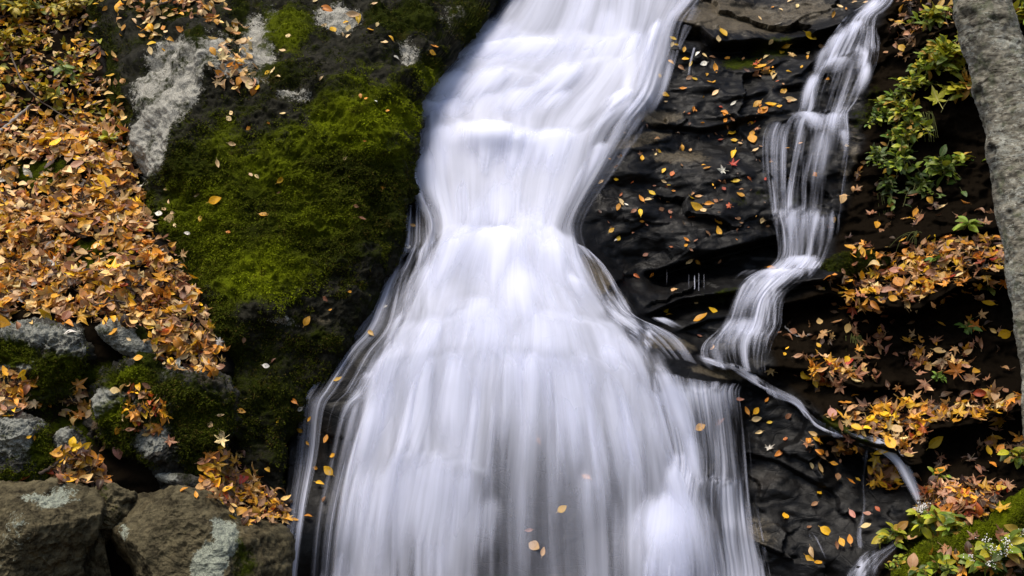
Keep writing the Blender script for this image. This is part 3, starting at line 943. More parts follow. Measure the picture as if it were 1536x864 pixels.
def lips(px, py):
    """how freshly the water has gone over a lip: it is thickest there and thins before the next one"""
    g, cnt = np.zeros(px.shape), np.zeros(px.shape)
    jit = 5 * perlin(np.stack([px.ravel() / 22, py.ravel() / 60, 0 * px.ravel() + 3], 1)).reshape(px.shape) + 9 * perlin(np.stack([px.ravel() / 60, py.ravel() / 90, 0 * px.ravel() + 8], 1)).reshape(px.shape)
    for ln, dec in LIPS:
        a = np.array(ln, float)
        d = py + jit - np.interp(px, a[:, 0], a[:, 1])
        f = sstep(a[0, 0] - 20, a[0, 0] + 20, px) * (1 - sstep(a[-1, 0] - 20, a[-1, 0] + 20, px))
        g = np.maximum(g, f * sstep(-14, 5, d) * np.exp(-np.maximum(d, 0) / dec))
        cnt += f * sstep(-10, 10, d)
    return g, cnt


def sheet(name, rows, ns, ntt, off, fade=0.12, taper=(0, 0), seed=0.0, smul=1.0, tmul=1.0, strand=0.02, label=None, mat=None, thin=.80, bed=None):
    A = catmull(np.array(rows, float), ntt)                       # (nt, K, 3)
    A = np.swapaxes(catmull(np.swapaxes(A, 0, 1), ns), 0, 1)      # (nt, ns, 3)
    px, py, d = A[..., 0], A[..., 1], np.clip(A[..., 2], 0, 1.2)
    s = np.linspace(0, 1, ns)[None] * np.ones((ntt, 1))
    t = np.linspace(0, 1, ntt)[:, None] * np.ones((1, ns))
    P = hit_bed(px, py, bed)
    for k in range(3):                                            # settle the sheet over small steps
        P[1:-1, :] = P[1:-1] * .5 + .25 * (P[:-2] + P[2:])
    jn = 0.45 + 1.3 * np.clip(0.5 + 0.9 * perlin(np.stack([s.ravel() * 40 * smul + seed, t.ravel() * 5 * tmul, 0 * s.ravel() + 5.5], 1)).reshape(s.shape), 0, 1)
    e = sstep(0, fade, s / jn) * sstep(0, fade, (1 - s) / jn)
    te = np.ones_like(t)
    if taper[0]:
        te = te * sstep(0, taper[0], t)
    if taper[1]:
        te = te * sstep(0, taper[1], 1 - t)
    wob = perlin(np.stack([s.ravel() * 26 * smul + seed, t.ravel() * 2.2 * tmul + seed * 3, np.full(s.size, seed)], 1)).reshape(s.shape)
    o = off * (0.25 + 0.75 * e) + strand * wob * e
    P = P + o[..., None] * np.array([0, -0.80, 0.60])
    lg, lc = lips(px, py)
    d = np.clip(d, 0, 1.2) * (thin + (1.12 - thin) * lg) * e ** 0.8 * te
    L = np.abs(np.diff(px[ntt // 2])).sum() / 480
    uv = np.stack([(s * smul * L + seed).ravel(), (t * tmul * (ntt / 120) + seed * 1.7).ravel()], 1)
    o = mesh_np(name, P.reshape(-1, 3), gridfaces(ntt, ns), mat or M_WATER, attrs={"dens": d.ravel(), "lipn": lc.ravel()}, uv=uv)
    tag(o, label, "waterfall" if label else None, kind="structure")
    return o


MAIN = [
    [(795, -70, .9), (850, -70, 1), (900, -70, 1), (960, -70, 1), (1010, -70, .9), (1055, -70, .6)],
    [(768, 0, .85), (830, 0, 1), (890, 0, 1), (940, 0, .95), (990, 0, .8), (1038, 0, .55)],
    [(722, 52, .75), (800, 58, 1), (870, 60, 1), (930, 55, .95), (970, 48, .75), (1006, 38, .75)],
    [(668, 105, .65), (740, 108, .95), (830, 118, .95), (900, 118, .95), (950, 108, .85), (992, 98, .85)],
    [(622, 156, .95), (700, 160, .95), (780, 168, .92), (860, 168, .92), (930, 155, .85), (978, 148, .85)],
    [(628, 212, .95), (690, 203, 1), (770, 205, 1.05), (835, 205, 1.05), (890, 205, .6), (952, 190, .75)],
    [(634, 280, .9), (690, 275, 1.0), (755, 275, 1.05), (815, 270, 1), (868, 262, .8), (915, 242, .65)],
    [(640, 340, .7), (690, 335, .95), (750, 335, 1.05), (805, 335, 1.05), (842, 335, .8), (874, 325, .45)],
    [(634, 378, .65), (685, 368, 1), (745, 362, 1.05), (800, 362, 1.05), (840, 370, .92), (874, 372, .6)],
    [(608, 430, .5), (662, 430, .92), (735, 430, .98), (800, 430, .98), (852, 430, .85), (908, 432, .35)],
    [(572, 490, .45), (640, 490, .90), (730, 490, .90), (812, 490, .92), (885, 490, .80), (958, 488, .55)],
    [(532, 560, .45), (612, 560, .92), (720, 565, .92), (815, 560, .97), (910, 560, .85), (1004, 555, .55)],
    [(505, 650, .55), (592, 650, .92), (712, 655, .78), (820, 655, .68), (930, 650, .78), (1040, 640, .62)],
    [(486, 750, .58), (565, 750, .98), (700, 750, .68), (820, 750, .46), (950, 750, .62), (1062, 750, .78)],
    [(472, 864, .55), (550, 864, .88), (690, 864, .52), (820, 864, .38), (960, 864, .66), (1115, 864, .62)],
    [(460, 960, .55), (545, 960, .88), (690, 960, .52), (820, 960, .4), (970, 960, .66), (1135, 960, .6)],
]
MAIN = [[(x + dx * ((2.0 if dx < -10 else 1) if k < 7 else .35), y, d * (.80 if k < 10 else .75)) for (x, y, d), dx in zip(r, (-16, -6, 0, 2, 12, 24))] for k, r in enumerate(MAIN)]
sheet("waterfall", MAIN, 260, 420, 0.065, fade=.15, seed=0.3, smul=.8, tmul=.55, strand=.007, thin=.80, label="broad white waterfall fanning out over the rock steps")
# billows: water bunching over each lip, thick at its head and thinning as it drops
MG = np.swapaxes(catmull(np.swapaxes(catmull(np.array(MAIN), 500), 0, 1), 120), 0, 1)[..., :2]


class Billows:
    def __init__(self):
        self.V, self.F, self.D, self.L, self.UV, self.k = [], [], [], [], [], 0

    def add(self, px, py, wd, ln, strength, lift=.035, path=None, ns=26, ntt=40, base=.045):
        rg = np.random.default_rng(int(px * 7 + py * 13) % 99991)
        u = np.linspace(-1, 1, ns)[None] * np.ones((ntt, 1))
        v = np.linspace(0, 1, ntt)[:, None] * np.ones((1, ns))
        if path is None:
            dd = (MG[..., 0] - px) ** 2 + (MG[..., 1] - py) ** 2
            a, b = np.unravel_index(dd.argmin(), dd.shape)
            roww = abs(MG[a, -1, 0] - MG[a, 0, 0])
            hs = wd / roww * 60
            aend = min(499, a + int(np.searchsorted(np.cumsum(np.hypot(*np.diff(MG[a:, b], axis=0).T)), ln)) + 1)
            rows = a + (aend - a) * v
            colm = np.clip(b + hs * u * (.85 + .25 * v), 0, 119)
            r0, c0 = np.clip(rows.astype(int), 0, 498), np.clip(colm.astype(int), 0, 118)
            fr_, fc = (rows - r0)[..., None], (colm - c0)[..., None]
            Q = (MG[r0, c0] * (1 - fr_) + MG[r0 + 1, c0] * fr_) * (1 - fc) + (MG[r0, c0 + 1] * (1 - fr_) + MG[r0 + 1, c0 + 1] * fr_) * fc
        else:
            c = catmull(np.array(path, float), ntt)
            Q = np.stack([c[:, None, 0] + u * c[:, None, 2] / 2, c[:, None, 1] + 0 * u], -1)
        ph = rg.uniform(0, 50)
        sc = perlin(np.stack([(u * wd / 34 + ph).ravel(), (v * ln / 120).ravel(), 0 * u.ravel() + ph], 1)).reshape(u.shape)
        if path is not None and wd >= 150:
            sc = sc * .15
        head = v - .10 * u * u - .07 * sc
        D = np.exp(-(np.abs(u) / (.58 + .30 * sc)) ** 1.9) * sstep(-.02, .30, head) * (1 - sstep(.26, 1.0, v + .22 * sc)) * strength
        D = D * sstep(0, .16, 1 - np.abs(u))
        P = hit_bed(Q[..., 0], Q[..., 1])
        P[1:-1] = P[1:-1] * .5 + .25 * (P[:-2] + P[2:])
        o = base + base * (ph / 50) + lift * np.clip(D, 0, 1) * np.exp(-v * 1.2)
        P = P + o[..., None] * np.array([0, -.8, .6])
        self.V.append(P.reshape(-1, 3))
        self.F.append(gridfaces(ntt, ns) + self.k)
        self.D.append(D.ravel())
        self.L.append(np.full(D.size, ph))
        self.UV.append(np.stack([(u * wd / 480 / 2 + ph).ravel(), (v * ln / 330 + ph * .3).ravel()], 1))
        self.k += D.size

    def build(self, label, name="waterfall"):
        o = mesh_np(name, np.concatenate(self.V), np.concatenate(self.F), M_PUFF, attrs={"dens": np.concatenate(self.D), "lipn": np.concatenate(self.L)}, uv=np.concatenate(self.UV))
        tag(o, label, "waterfall", kind="structure")


bw = Billows()
for a in [(815, 60, 150, 75, 1.0), (755, 66, 80, 70, .9), (700, 104, 100, 90, .9), (760, 104, 80, 90, .95), (690, 148, 90, 60, .9), (645, 152, 60, 60, 1.0), (870, 92, 120, 110, .9), (905, 60, 90, 70, .7), (960, 44, 70, 100, .8), (990, 34, 44, 80, .8),
          (940, 140, 66, 60, .95), (800, 128, 110, 80, .8), (860, 130, 80, 80, .8), (735, 188, 120, 90, 1.1), (835, 198, 160, 100, 1.15), (665, 186, 90, 100, 1.0), (780, 200, 90, 90, 1.0), (905, 215, 70, 90, .8), (640, 215, 50, 130, 1.0), (690, 250, 60, 160, .5),
          (760, 262, 150, 130, .65), (840, 262, 90, 120, .5), (715, 300, 70, 100, .45), (800, 310, 130, 90, .55), (750, 345, 200, 130, 1.05), (690, 356, 90, 120, .9), (830, 360, 90, 120, 1.0), (780, 380, 100, 160, .9), (660, 385, 60, 120, .7), (855, 410, 50, 90, .8),
          (720, 440, 110, 110, .7), (660, 470, 130, 190, .55), (725, 456, 120, 200, .5), (815, 462, 170, 200, .65), (890, 478, 100, 170, .55), (770, 490, 110, 150, .5), (930, 505, 70, 130, .5), (610, 510, 80, 160, .55),
          (600, 545, 80, 280, .75), (650, 536, 60, 300, .8), (690, 530, 90, 240, .75), (770, 524, 80, 200, .55), (850, 536, 110, 260, .8), (900, 545, 70, 300, .75), (945, 552, 70, 260, .75), (985, 556, 50, 200, .75), (800, 530, 60, 180, .65), (570, 580, 50, 260, .8), (630, 560, 26, 300, .7), (720, 545, 24, 280, .6), (870, 555, 24, 300, .7), (925, 565, 24, 290, .6), (550, 620, 24, 260, .6), (830, 560, 20, 240, .5), (745, 560, 20, 280, .5), (968, 570, 20, 240, .6),
          (650, 676, 170, 240, .75), (600, 672, 80, 240, .6), (705, 690, 80, 200, .55), (560, 690, 70, 200, .5), (1000, 690, 60, 140, .9), (1030, 650, 50, 120, .8), (880, 700, 60, 130, .5), (740, 740, 60, 120, .5)]:
    bw.add(*a)
rg_ = np.random.default_rng(77)
for _ in range(70):
    t_ = int(rg_.uniform(10, 470))
    c_ = int(rg_.uniform(6, 114))
    q_ = MG[t_, c_]
    low = q_[1] > 540
    bw.add(q_[0], q_[1], rg_.uniform(24, 90), rg_.uniform(80, 160) * (1.8 if low else 1), rg_.uniform(.25, .6) * (.75 if low else 1), lift=.02)
for pth, st_ in [([(1000, 752, 130), (1000, 790, 160), (1000, 850, 190), (1000, 940, 210)], 1.1), ([(1000, 740, 110), (998, 780, 160), (996, 860, 210), (996, 960, 230)], .75), ([(1010, 700, 60), (1006, 750, 80), (1002, 830, 120), (1000, 920, 140)], .7)]:
    bw.add(pth[0][0], pth[0][1], 150, 240, st_, lift=.05, path=pth)
bw.build("soft white billows where the waterfall breaks over its ledges")
# veil down the left flank
VEIL = [[(600, 290, .0), (615, 292, .18), (630, 292, .3), (648, 295, .4)], [(596, 340, .2), (612, 342, .30), (630, 345, .32), (650, 345, .5)],
        [(588, 382, .30), (606, 382, .34), (628, 380, .40), (655, 375, .6)], [(560, 430, .30), (582, 432, .42), (606, 435, .30), (640, 435, .5)],
        [(534, 490, .36), (556, 495, .36), (590, 495, .24), (625, 495, .5)], [(496, 525, .42), (526, 530, .26), (560, 535, .30), (600, 540, .5)],
        [(458, 580, .42), (490, 585, .22), (530, 590, .20), (570, 595, .45)], [(444, 612, .55), (474, 616, .42), (506, 618, .12), (548, 620, .40)],
        [(436, 690, .38), (466, 690, .42), (490, 690, .04), (524, 695, .35)], [(428, 770, .34), (452, 772, .36), (470, 775, .03), (505, 780, .35)],
        [(424, 870, .4), (440, 870, .3), (460, 870, .05), (495, 870, .35)], [(420, 950, .4), (438, 950, .3), (458, 950, .1), (490, 950, .3)]]
sheet("water_veil", VEIL, 120, 260, 0.035, fade=.12, taper=(.1, 0), seed=8.1, smul=1.6, tmul=.5, strand=.006, mat=M_VEIL, thin=.95, label="thin clear veil sliding down the left flank of the waterfall")
# spill over the right shoulder
SHO = [[(850, 366, .7), (872, 374, .5), (885, 382, .7)], [(858, 395, .55), (892, 402, .25), (912, 408, .6)], [(868, 430, .55), (910, 440, .2), (936, 448, .55)],
       [(888, 465, .6), (930, 470, .45), (958, 482, .55)], [(918, 492, .55), (962, 492, .55), (1000, 500, .3)], [(950, 516, .35), (994, 513, .32), (1030, 518, .08)], [(980, 545, .2), (1020, 545, .12), (1056, 556, .0)]]
sheet("water_veil", SHO, 90, 160, 0.045, fade=.2, mat=M_VEIL, thin=.95, seed=12.4, smul=2.2, tmul=.5, strand=.008, label="clear spill over the brown right shoulder of the waterfall")
CURT = [[(965, 560, .2), (1000, 565, .3), (1045, 575, .2), (1092, 580, .12), (1125, 585, .05)], [(970, 592, .6), (1008, 594, .55), (1048, 594, .55), (1086, 596, .42), (1122, 600, .06)],
        [(985, 640, .6), (1018, 640, .52), (1054, 640, .35), (1092, 640, .28), (1126, 640, .06)], [(1000, 700, .75), (1028, 700, .55), (1060, 700, .28), (1098, 700, .38), (1132, 700, .05)],
        [(985, 760, .9), (1020, 760, .8), (1056, 760, .28), (1102, 760, .46), (1138, 760, .06)], [(960, 815, .9), (1015, 815, .9), (1062, 815, .36), (1108, 815, .42), (1150, 820, .1)],
        [(945, 870, .95), (1015, 870, .95), (1070, 870, .5), (1115, 870, .5), (1165, 870, .2)], [(940, 960, .9), (1015, 960, .9), (1070, 960, .6), (1120, 960, .5), (1180, 960, .2)]]
CURT = [[(x, y, min(1.1, d * 1.45)) for x, y, d in r] for r in CURT]
sheet("waterfall", CURT, 150, 220, 0.06, fade=.18, taper=(.04, 0), mat=M_VEIL, seed=17.9, smul=1.6, tmul=.7, strand=.012, label="stepped curtain of water on the right side of the waterfall")
SIDE = [[(1318, -30, .7), (1330, -30, .9), (1345, -28, .6)], [(1300, 8, .7), (1318, 8, .9), (1332, 10, .5)], [(1268, 32, .5), (1290, 30, .85), (1310, 34, .3)], [(1242, 66, .5), (1278, 58, .75), (1308, 64, .35)],
        [(1226, 104, .55), (1262, 92, .65), (1312, 78, .5)], [(1208, 135, .65), (1250, 130, .42), (1305, 108, .62)], [(1198, 170, .75), (1240, 170, .40), (1285, 150, .72)],
        [(1182, 184, .5), (1236, 186, .72), (1268, 176, .62)], [(1172, 220, .28), (1228, 214, .62), (1272, 215, .55)], [(1166, 270, .24), (1214, 270, .58), (1262, 272, .50)],
        [(1158, 318, .40), (1208, 318, .68), (1256, 320, .45)], [(1166, 350, .60), (1208, 355, .66), (1252, 355, .30)], [(1168, 388, .62), (1204, 390, .86), (1236, 392, .45)], [(1150, 408, .72), (1190, 408, .95), (1226, 410, .60)]]
SIDE = [[(x - (4 if q == 0 else 0) + (8 if q == 2 else 0), y, d) for q, (x, y, d) in enumerate(r)] for k, r in enumerate(SIDE)]
SIDE = [[(x, y, d * .64) for x, y, d in r] for r in SIDE]
SIDE2_THIN = .85
sheet("side_cascade", SIDE, 120, 320, 0.05, fade=.14, mat=M_VEIL, thin=.72, seed=27.3, smul=1.6, tmul=.9, strand=.010, label="narrow stepped side cascade on the dark rock at right")
FILM = [[(1150, 178, .0), (1175, 184, .30), (1200, 188, .20)], [(1138, 210, .10), (1165, 212, .30), (1196, 214, .25)], [(1140, 265, .12), (1164, 268, .26), (1192, 270, .25)], [(1148, 315, .10), (1168, 318, .30), (1190, 320, .30)], [(1156, 350, .02), (1170, 352, .12), (1186, 352, .12)]]
FILM = [[(x, y, d * .6) for x, y, d in r] for r in FILM]
sheet("side_cascade", FILM, 50, 110, 0.02, fade=.25, taper=(.1, .15), mat=M_VEIL, thin=.9, bed=HwG, seed=83.3, smul=1.8, tmul=.6, strand=.004, label="faint film of water left of the side cascade")
SIDE2 = [[(1150, 404, .5), (1186, 404, .85), (1230, 406, .55)], [(1110, 424, .7), (1162, 424, .9), (1214, 424, .12)], [(1096, 452, .62), (1138, 452, .75), (1178, 452, .30)], [(1080, 490, .52), (1126, 490, .66), (1172, 490, .36)],
         [(1050, 520, .25), (1114, 518, .62), (1160, 516, .28)], [(1050, 545, .15), (1116, 545, .42), (1150, 556, .22)], [(1070, 562, .05), (1122, 566, .35), (1156, 575, .12)]]
SIDE2 = [[(x, y, d * SIDE2_THIN) for x, y, d in r] for r in SIDE2]
sheet("side_cascade", SIDE2, 90, 140, 0.045, fade=.14, taper=(.05, .1), mat=M_VEIL, thin=.8, seed=31.6, smul=1.6, tmul=.6, strand=.010, label="misty apron of the side cascade spreading over a ledge")


sb = Billows()
for pth, st_ in [([(1318, 0, 34), (1300, 24, 36), (1284, 42, 40)], .8), ([(1288, 34, 36), (1276, 52, 40), (1262, 74, 44)], .9), ([(1262, 52, 30), (1250, 75, 34), (1240, 98, 36)], .7), ([(1240, 72, 30), (1228, 100, 34), (1216, 130, 34)], .6),
                 ([(1262, 90, 70), (1250, 104, 76), (1240, 124, 80)], .6), ([(1296, 84, 40), (1290, 100, 40), (1284, 116, 40)], .5), ([(1225, 112, 34), (1212, 140, 34), (1204, 176, 34)], .9), ([(1300, 96, 26), (1292, 130, 30), (1270, 165, 34)], .9),
                 ([(1205, 172, 60), (1218, 184, 66), (1226, 204, 66)], .9), ([(1250, 172, 50), (1246, 190, 54), (1240, 216, 56)], .9), ([(1236, 196, 40), (1228, 240, 56), (1218, 310, 60)], .4), ([(1262, 196, 30), (1264, 215, 30), (1262, 240, 30)], .7),
                 ([(1188, 316, 30), (1186, 350, 28), (1184, 392, 26)], .7), ([(1226, 315, 26), (1220, 350, 24), (1216, 395, 24)], .8), ([(1206, 318, 20), (1203, 350, 18), (1200, 390, 18)], .5), ([(1246, 318, 16), (1244, 350, 16), (1240, 385, 16)], .4),
                 ([(1200, 386, 80), (1192, 402, 96), (1176, 420, 100)], 1.0), ([(1170, 408, 110), (1150, 420, 110), (1130, 440, 100)], .9), ([(1140, 430, 70), (1124, 460, 70), (1110, 490, 70)], .6), ([(1120, 478, 80), (1112, 505, 84), (1110, 530, 80)], .7), ([(1160, 440, 40), (1150, 470, 40), (1140, 500, 44)], .4),
                 ([(985, 482, 50), (1000, 490, 50), (1020, 500, 50)], .8)]:
    sb.add(pth[0][0], pth[0][1], pth[1][2], np.hypot(pth[0][0] - pth[2][0], pth[0][1] - pth[2][1]), st_ * .85, lift=.012, path=pth, base=.03)
sb.build("soft white gushes over the small steps of the side cascade", "side_cascade")


def stream(name, pts, label, seed, off=0.010, ns=26, smul=2.0, tmul=.6, taper=(.06, .1), fade=.42):
    """pts: px, py, width in pixels, density"""
    a = np.array(pts, float)
    tan = np.gradient(a[:, :2], axis=0)
    tan /= np.linalg.norm(tan, axis=1, keepdims=True)
    nrm = np.stack([tan[:, 1], -tan[:, 0]], 1)
    rows = []
    for (x, y, wd, d), n in zip(a, nrm):
        wd = wd * .75
        rows.append([(x - n[0] * wd / 2, y - n[1] * wd / 2, d), (x, y, d), (x + n[0] * wd / 2, y + n[1] * wd / 2, d)])
    return sheet(name, [[(x, y, d * .70) for x, y, d in r] for r in rows], ns, max(30, int(np.hypot(*np.diff(a[:, :2], axis=0).T).sum() / 3)), off, fade=fade, taper=taper, seed=seed, smul=smul, tmul=tmul, strand=.004, label=label, mat=M_VEIL, thin=1.0, bed=HwG)


stream("stream", [(1040, 534, 12, .12), (1075, 546, 14, .30), (1105, 553, 16, .42), (1132, 570, 22, .62), (1165, 590, 24, .48), (1195, 603, 18, .70), (1213, 625, 15, .72), (1242, 644, 22, .46), (1280, 656, 28, .42), (1315, 665, 30, .50),
                  (1345, 686, 30, .42), (1362, 716, 28, .42), (1374, 745, 22, .32), (1380, 770, 12, .1)], "thin white stream running down the rock edge beside the leaf ledge", 40.1)
stream("stream", [(1100, 556, 6, .5), (1140, 580, 6, .6), (1180, 600, 6, .7), (1205, 618, 6, .8), (1225, 640, 5, .6), (1262, 655, 5, .7), (1300, 662, 6, .5)], "bright thread of water inside the thin stream", 41.5, off=.016)
stream("trickle", [(1182, 620, 10, .2), (1188, 660, 16, .26), (1186, 720, 18, .2), (1200, 780, 20, .2), (1222, 810, 14, .28), (1240, 850, 18, .2)], "faint trickle down the black rock below the stream", 43.3)
stream("trickle", [(1302, 672, 16, .2), (1294, 720, 20, .3), (1296, 760, 14, .42), (1288, 800, 14, .5), (1292, 826, 20, .5)], "slender trickle falling past the clump of wet leaves", 46.3)
stream("stream", [(1352, 810, 16, .4), (1335, 822, 26, .55), (1308, 842, 50, .5), (1285, 880, 80, .4), (1275, 940, 90, .4)], "white splash at the foot of the trickle by the seedlings", 49.4)
stream("trickle", [(1001, 60, 10, .3), (1004, 75, 8, .35), (996, 92, 10, .55), (988, 100, 6, .2)], "short white trickle beside the upper edge of the waterfall", 52.1)
stream("trickle", [(1050, 10, 30, .25), (1030, 45, 24, .25), (1018, 75, 10, .3), (1010, 100, 6, .4), (1003, 125, 5, .4)], "long thin trickle below the brown slab", 54.2)
stream("trickle", [(1042, 72, 6, .35), (1036, 95, 6, .45), (1033, 115, 5, .5)], "tiny trickle dripping under the brown slab edge", 56.2)
stream("trickle", [(1364, 8, 10, .5), (1366, 26, 9, .6)], "tiny white spurt at the top of the right bank", 58.2)
stream("trickle", [(1310, 40, 8, .3), (1318, 60, 10, .3), (1316, 80, 8, .2)], "thin trickle right of the upper side cascade", 60.2)
for k, (x, y0, y1) in enumerate([(1033, 412, 436), (1042, 414, 436), (1048, 410, 438), (1056, 412, 436), (1000, 405, 430)]):
    stream("drip", [(x, y0, 3, .35), (x, (y0 + y1) / 2, 3, .5), (x, y1, 3, .4)], "fine drip in the dark crevice under the overhang", 62 + k, ns=8)
stream("spill", [(424, 748, 10, .4), (432, 754, 14, .7), (440, 764, 16, .6), (438, 800, 12, .4), (428, 840, 18, .5), (426, 900, 24, .5)], "small splash beside the leaf pile at the left foot of the waterfall", 70.4)

# ------------------------------------------------------------------ leaves


def oval_template(wd=0.30, curl=0.18, fold=0.25, twist=0.0, n=7):
    V, UV = [], []
    for i in range(n):
        v = i / (n - 1)
        prof = math.sin(math.pi * min(1, v * 0.96 + 0.02)) ** 0.75 * (1.12 - 0.45 * v)
        for s in (-1, -.5, 0, .5, 1):
            x = s * wd * prof
            z = fold * abs(x) + curl * (v - .45) ** 2 - curl * .1 + twist * x * (v - .5) + 0.02 * math.sin(9 * v + 3 * s)
            V.append((x, v - 0.5, z))
            UV.append((0.5 + s * 0.5, v))
    F = gridfaces(n, 5)
    k = len(V)
    V += [(-.012, -.5, 0), (.012, -.5, 0), (.010, -.72, .03), (-.010, -.72, .03)]
    UV += [(.5, 0)] * 4
    F = np.vstack([F, [[k, k + 1, k + 2, k + 3]]])
    return np.array(V, float), F, np.array(UV, float)


def maple_template(curl=0.35, seed=1, lobes=5):
    rng = np.random.default_rng(seed)
    pts = []
    tips = [(-125, .62), (-62, .88), (0, 1.0), (62, .88), (125, .62)]
    seq = [(-180, .12)]
    for i, (a, r) in enumerate(tips):
        seq += [(a - 22, r * .55), (a - 11, r * .66), (a, r), (a + 11, r * .66), (a + 22, r * .55)]
        if i < 4:
            seq += [((a + tips[i + 1][0]) / 2, .32)]
    m = len(seq)
    V, UV = [(0, 0, 0)], [(.5, .3)]
    for ring in (0.5, 1.0):
        for a, r in seq:
            q = R(a)
            rr = min(r, .40) * 0.62 if ring == .5 else r
            x, y = math.sin(q) * rr * .62, math.cos(q) * rr * .62
            z = curl * (rr * .62) ** 2 * (1 + .6 * math.sin(2 * q + seed)) + 0.04 * rng.normal() * ring
            V.append((x, y, z))
            UV.append((.5 + x, .4 + y))
    F = []
    for i in range(m):
        j = (i + 1) % m
        F.append((0, 1 + i, 1 + j, 1 + j))
        F.append((1 + i, 1 + m + i, 1 + m + j, 1 + j))
    k = len(V)
    V += [(-.012, -.05, 0), (.012, -.05, 0), (.010, -.5, .05), (-.010, -.5, .05)]
    UV += [(.5, 0)] * 4
    F.append((k, k + 1, k + 2, k + 3))
    return np.array(V, float), F, np.array(UV, float)


def tri_fix(F):
    return [tuple(f[:3]) if f[2] == f[3] else tuple(f) for f in F]


OVALS = [oval_template(.28, .95, .55, .3), oval_template(.33, -.9, .6, -.3), oval_template(.22, 1.1, .9, .6), oval_template(.30, .25, .25), oval_template(.34, -.3, .15, .4), oval_template(.26, .5, .35), oval_template(.38, .2, .1, -.3), oval_template(.24, -.45, .5, .5)]
MAPLES = [maple_template(.5, 1), maple_template(-.6, 2), maple_template(.9, 3)]


def frame_of(n, spin, tilt=0.0, tdir=0.0):
    n = np.array(n, float)
    n = n / np.linalg.norm(n)
    a = np.cross([0.13, 0.2, 1.0] if abs(n[2]) < .9 else [1.0, 0, 0], n)
    a /= np.linalg.norm(a)
    b = np.cross(n, a)
    n2 = n + math.tan(tilt) * (math.cos(tdir) * a + math.sin(tdir) * b)
    n2 /= np.linalg.norm(n2)
    a = np.cross(b, n2)
    a /= np.linalg.norm(a)
    b = np.cross(n2, a)
    c, s = math.cos(spin), math.sin(spin)
    return np.stack([a * c + b * s, -a * s + b * c, n2], 1)      # columns X, Y, Z


class Pile:
    """many leaves in one mesh"""

    def __init__(self):
        self.V, self.F4, self.UV, self.C, self.k = [], [], [], [], 0

    def add(self, tpl, M, pos, size, col):
        V, F, UV = tpl
        self.V.append(V * size @ M.T + pos)
        F = np.array([(f if len(f) == 4 else (*f, f[2])) for f in F]) if not isinstance(F, np.ndarray) else F
        self.F4.append(F + self.k)
        self.UV.append(UV)
        self.C.append(np.tile(col, (len(V), 1)))
        self.k += len(V)

    def build(self, name, mat, parent=None):
        V = np.concatenate(self.V)
        F = np.concatenate(self.F4)
        UV = np.concatenate(self.UV)
        C = np.concatenate(self.C)
        me = bpy.data.meshes.new(name)
        tri = F[:, 2] == F[:, 3]
        nq = int((~tri).sum())
        loops = np.concatenate([F[~tri].ravel(), F[tri][:, :3].ravel()]).astype(np.int32)
        tot = np.concatenate([np.full(nq, 4), np.full(int(tri.sum()), 3)]).astype(np.int32)
        me.vertices.add(len(V))
        me.vertices.foreach_set("co", V.astype(np.float32).ravel())
        me.loops.add(len(loops))
        me.loops.foreach_set("vertex_index", loops)
        me.polygons.add(len(tot))
        me.polygons.foreach_set("loop_start", np.concatenate([[0], np.cumsum(tot)[:-1]]).astype(np.int32))
        me.polygons.foreach_set("loop_total", tot)
        me.update(calc_edges=True)
        me.polygons.foreach_set("use_smooth", np.ones(len(tot), bool))
        t = me.attributes.new("Col", 'FLOAT_COLOR', 'POINT')
        c4 = np.ones((len(V), 4), np.float32)
        c4[:, :3] = C
        t.data.foreach_set("color", c4.ravel())
        l = me.uv_layers.new(name="UVMap")
        l.data.foreach_set("uv", UV[loops].astype(np.float32).ravel())
        me.materials.append(mat)
        o = bpy.data.objects.new(name, me)
        COL.objects.link(o)
        if parent:
            o.parent = parent
            o.matrix_parent_inverse = parent.matrix_world.inverted()
        return o


def pick(pal):
    ks = list(pal)
    return random.choices(ks, [pal[k] for k in ks])[0]


LITTER = {'t': 26, 'b': 19, 'k': 8, 'o': 26, 'p': 12, 'y': 11, 'r': 1, 'w': 2, 'd': 10}
GOLD = {'t': 14, 'b': 22, 'k': 8, 'o': 28, 'p': 3, 'y': 14, 'r': 5, 'd': 12}
UPPER = {'t': 12, 'b': 15, 'o': 16, 'y': 22, 'g': 20, 'd': 18, 'p': 4}
PCOL = dict(LEAFCOL, d=(0.06, 0.028, 0.014), g=(0.30, 0.27, 0.015))
PCOL['t'] = (0.66, 0.39, 0.13)
PCOL['o'] = (0.66, 0.29, 0.025)
PCOL['k'] = (0.54, 0.30, 0.15)
PCOL['b'] = (0.33, 0.15, 0.065)


def scatter(pile, poly, n, size, pal, maple=.12, lift=.035, tilt=42, weight=None, dark=1.0):
    a = np.array(poly, float)
    lo, hi = a.min(0), a.max(0)
    done = tries = 0
    while done < n and tries < n * 20:
        tries += 1
        x, y = random.uniform(lo[0], hi[0]), random.uniform(lo[1], hi[1])
        jx_, jy_ = random.gauss(0, 9), random.gauss(0, 9)
        if not inpoly([x + jx_], [y + jy_], poly)[0]:
            continue
        if weight and random.random() > weight(x, y):
            continue
        h = cast(x, y)
        if not h:
            continue
        p, nn, dist, ob = h
        nrm = np.array(nn) + np.array([0, -.25, .6])
        M = frame_of(nrm, random.uniform(0, 6.28), R(abs(random.gauss(0, tilt))) if tilt < 60 else R(tilt), random.uniform(0, 6.28))
        c = pick(pal)
        col = np.array(PCOL[c]) * random.uniform(.65, 1.15) * dark
        mpl = random.random() < maple
        tpl = random.choice(MAPLES if mpl else OVALS)
        sz = (size[0] + (size[1] - size[0]) * random.betavariate(1.3, 2.2)) * (1.35 if mpl else 1)
        nv = np.array(nn)
        pos = np.array(p) + nv * random.uniform(0.004, lift)
        pile.add(tpl, M, pos, sz, col)
        done += 1


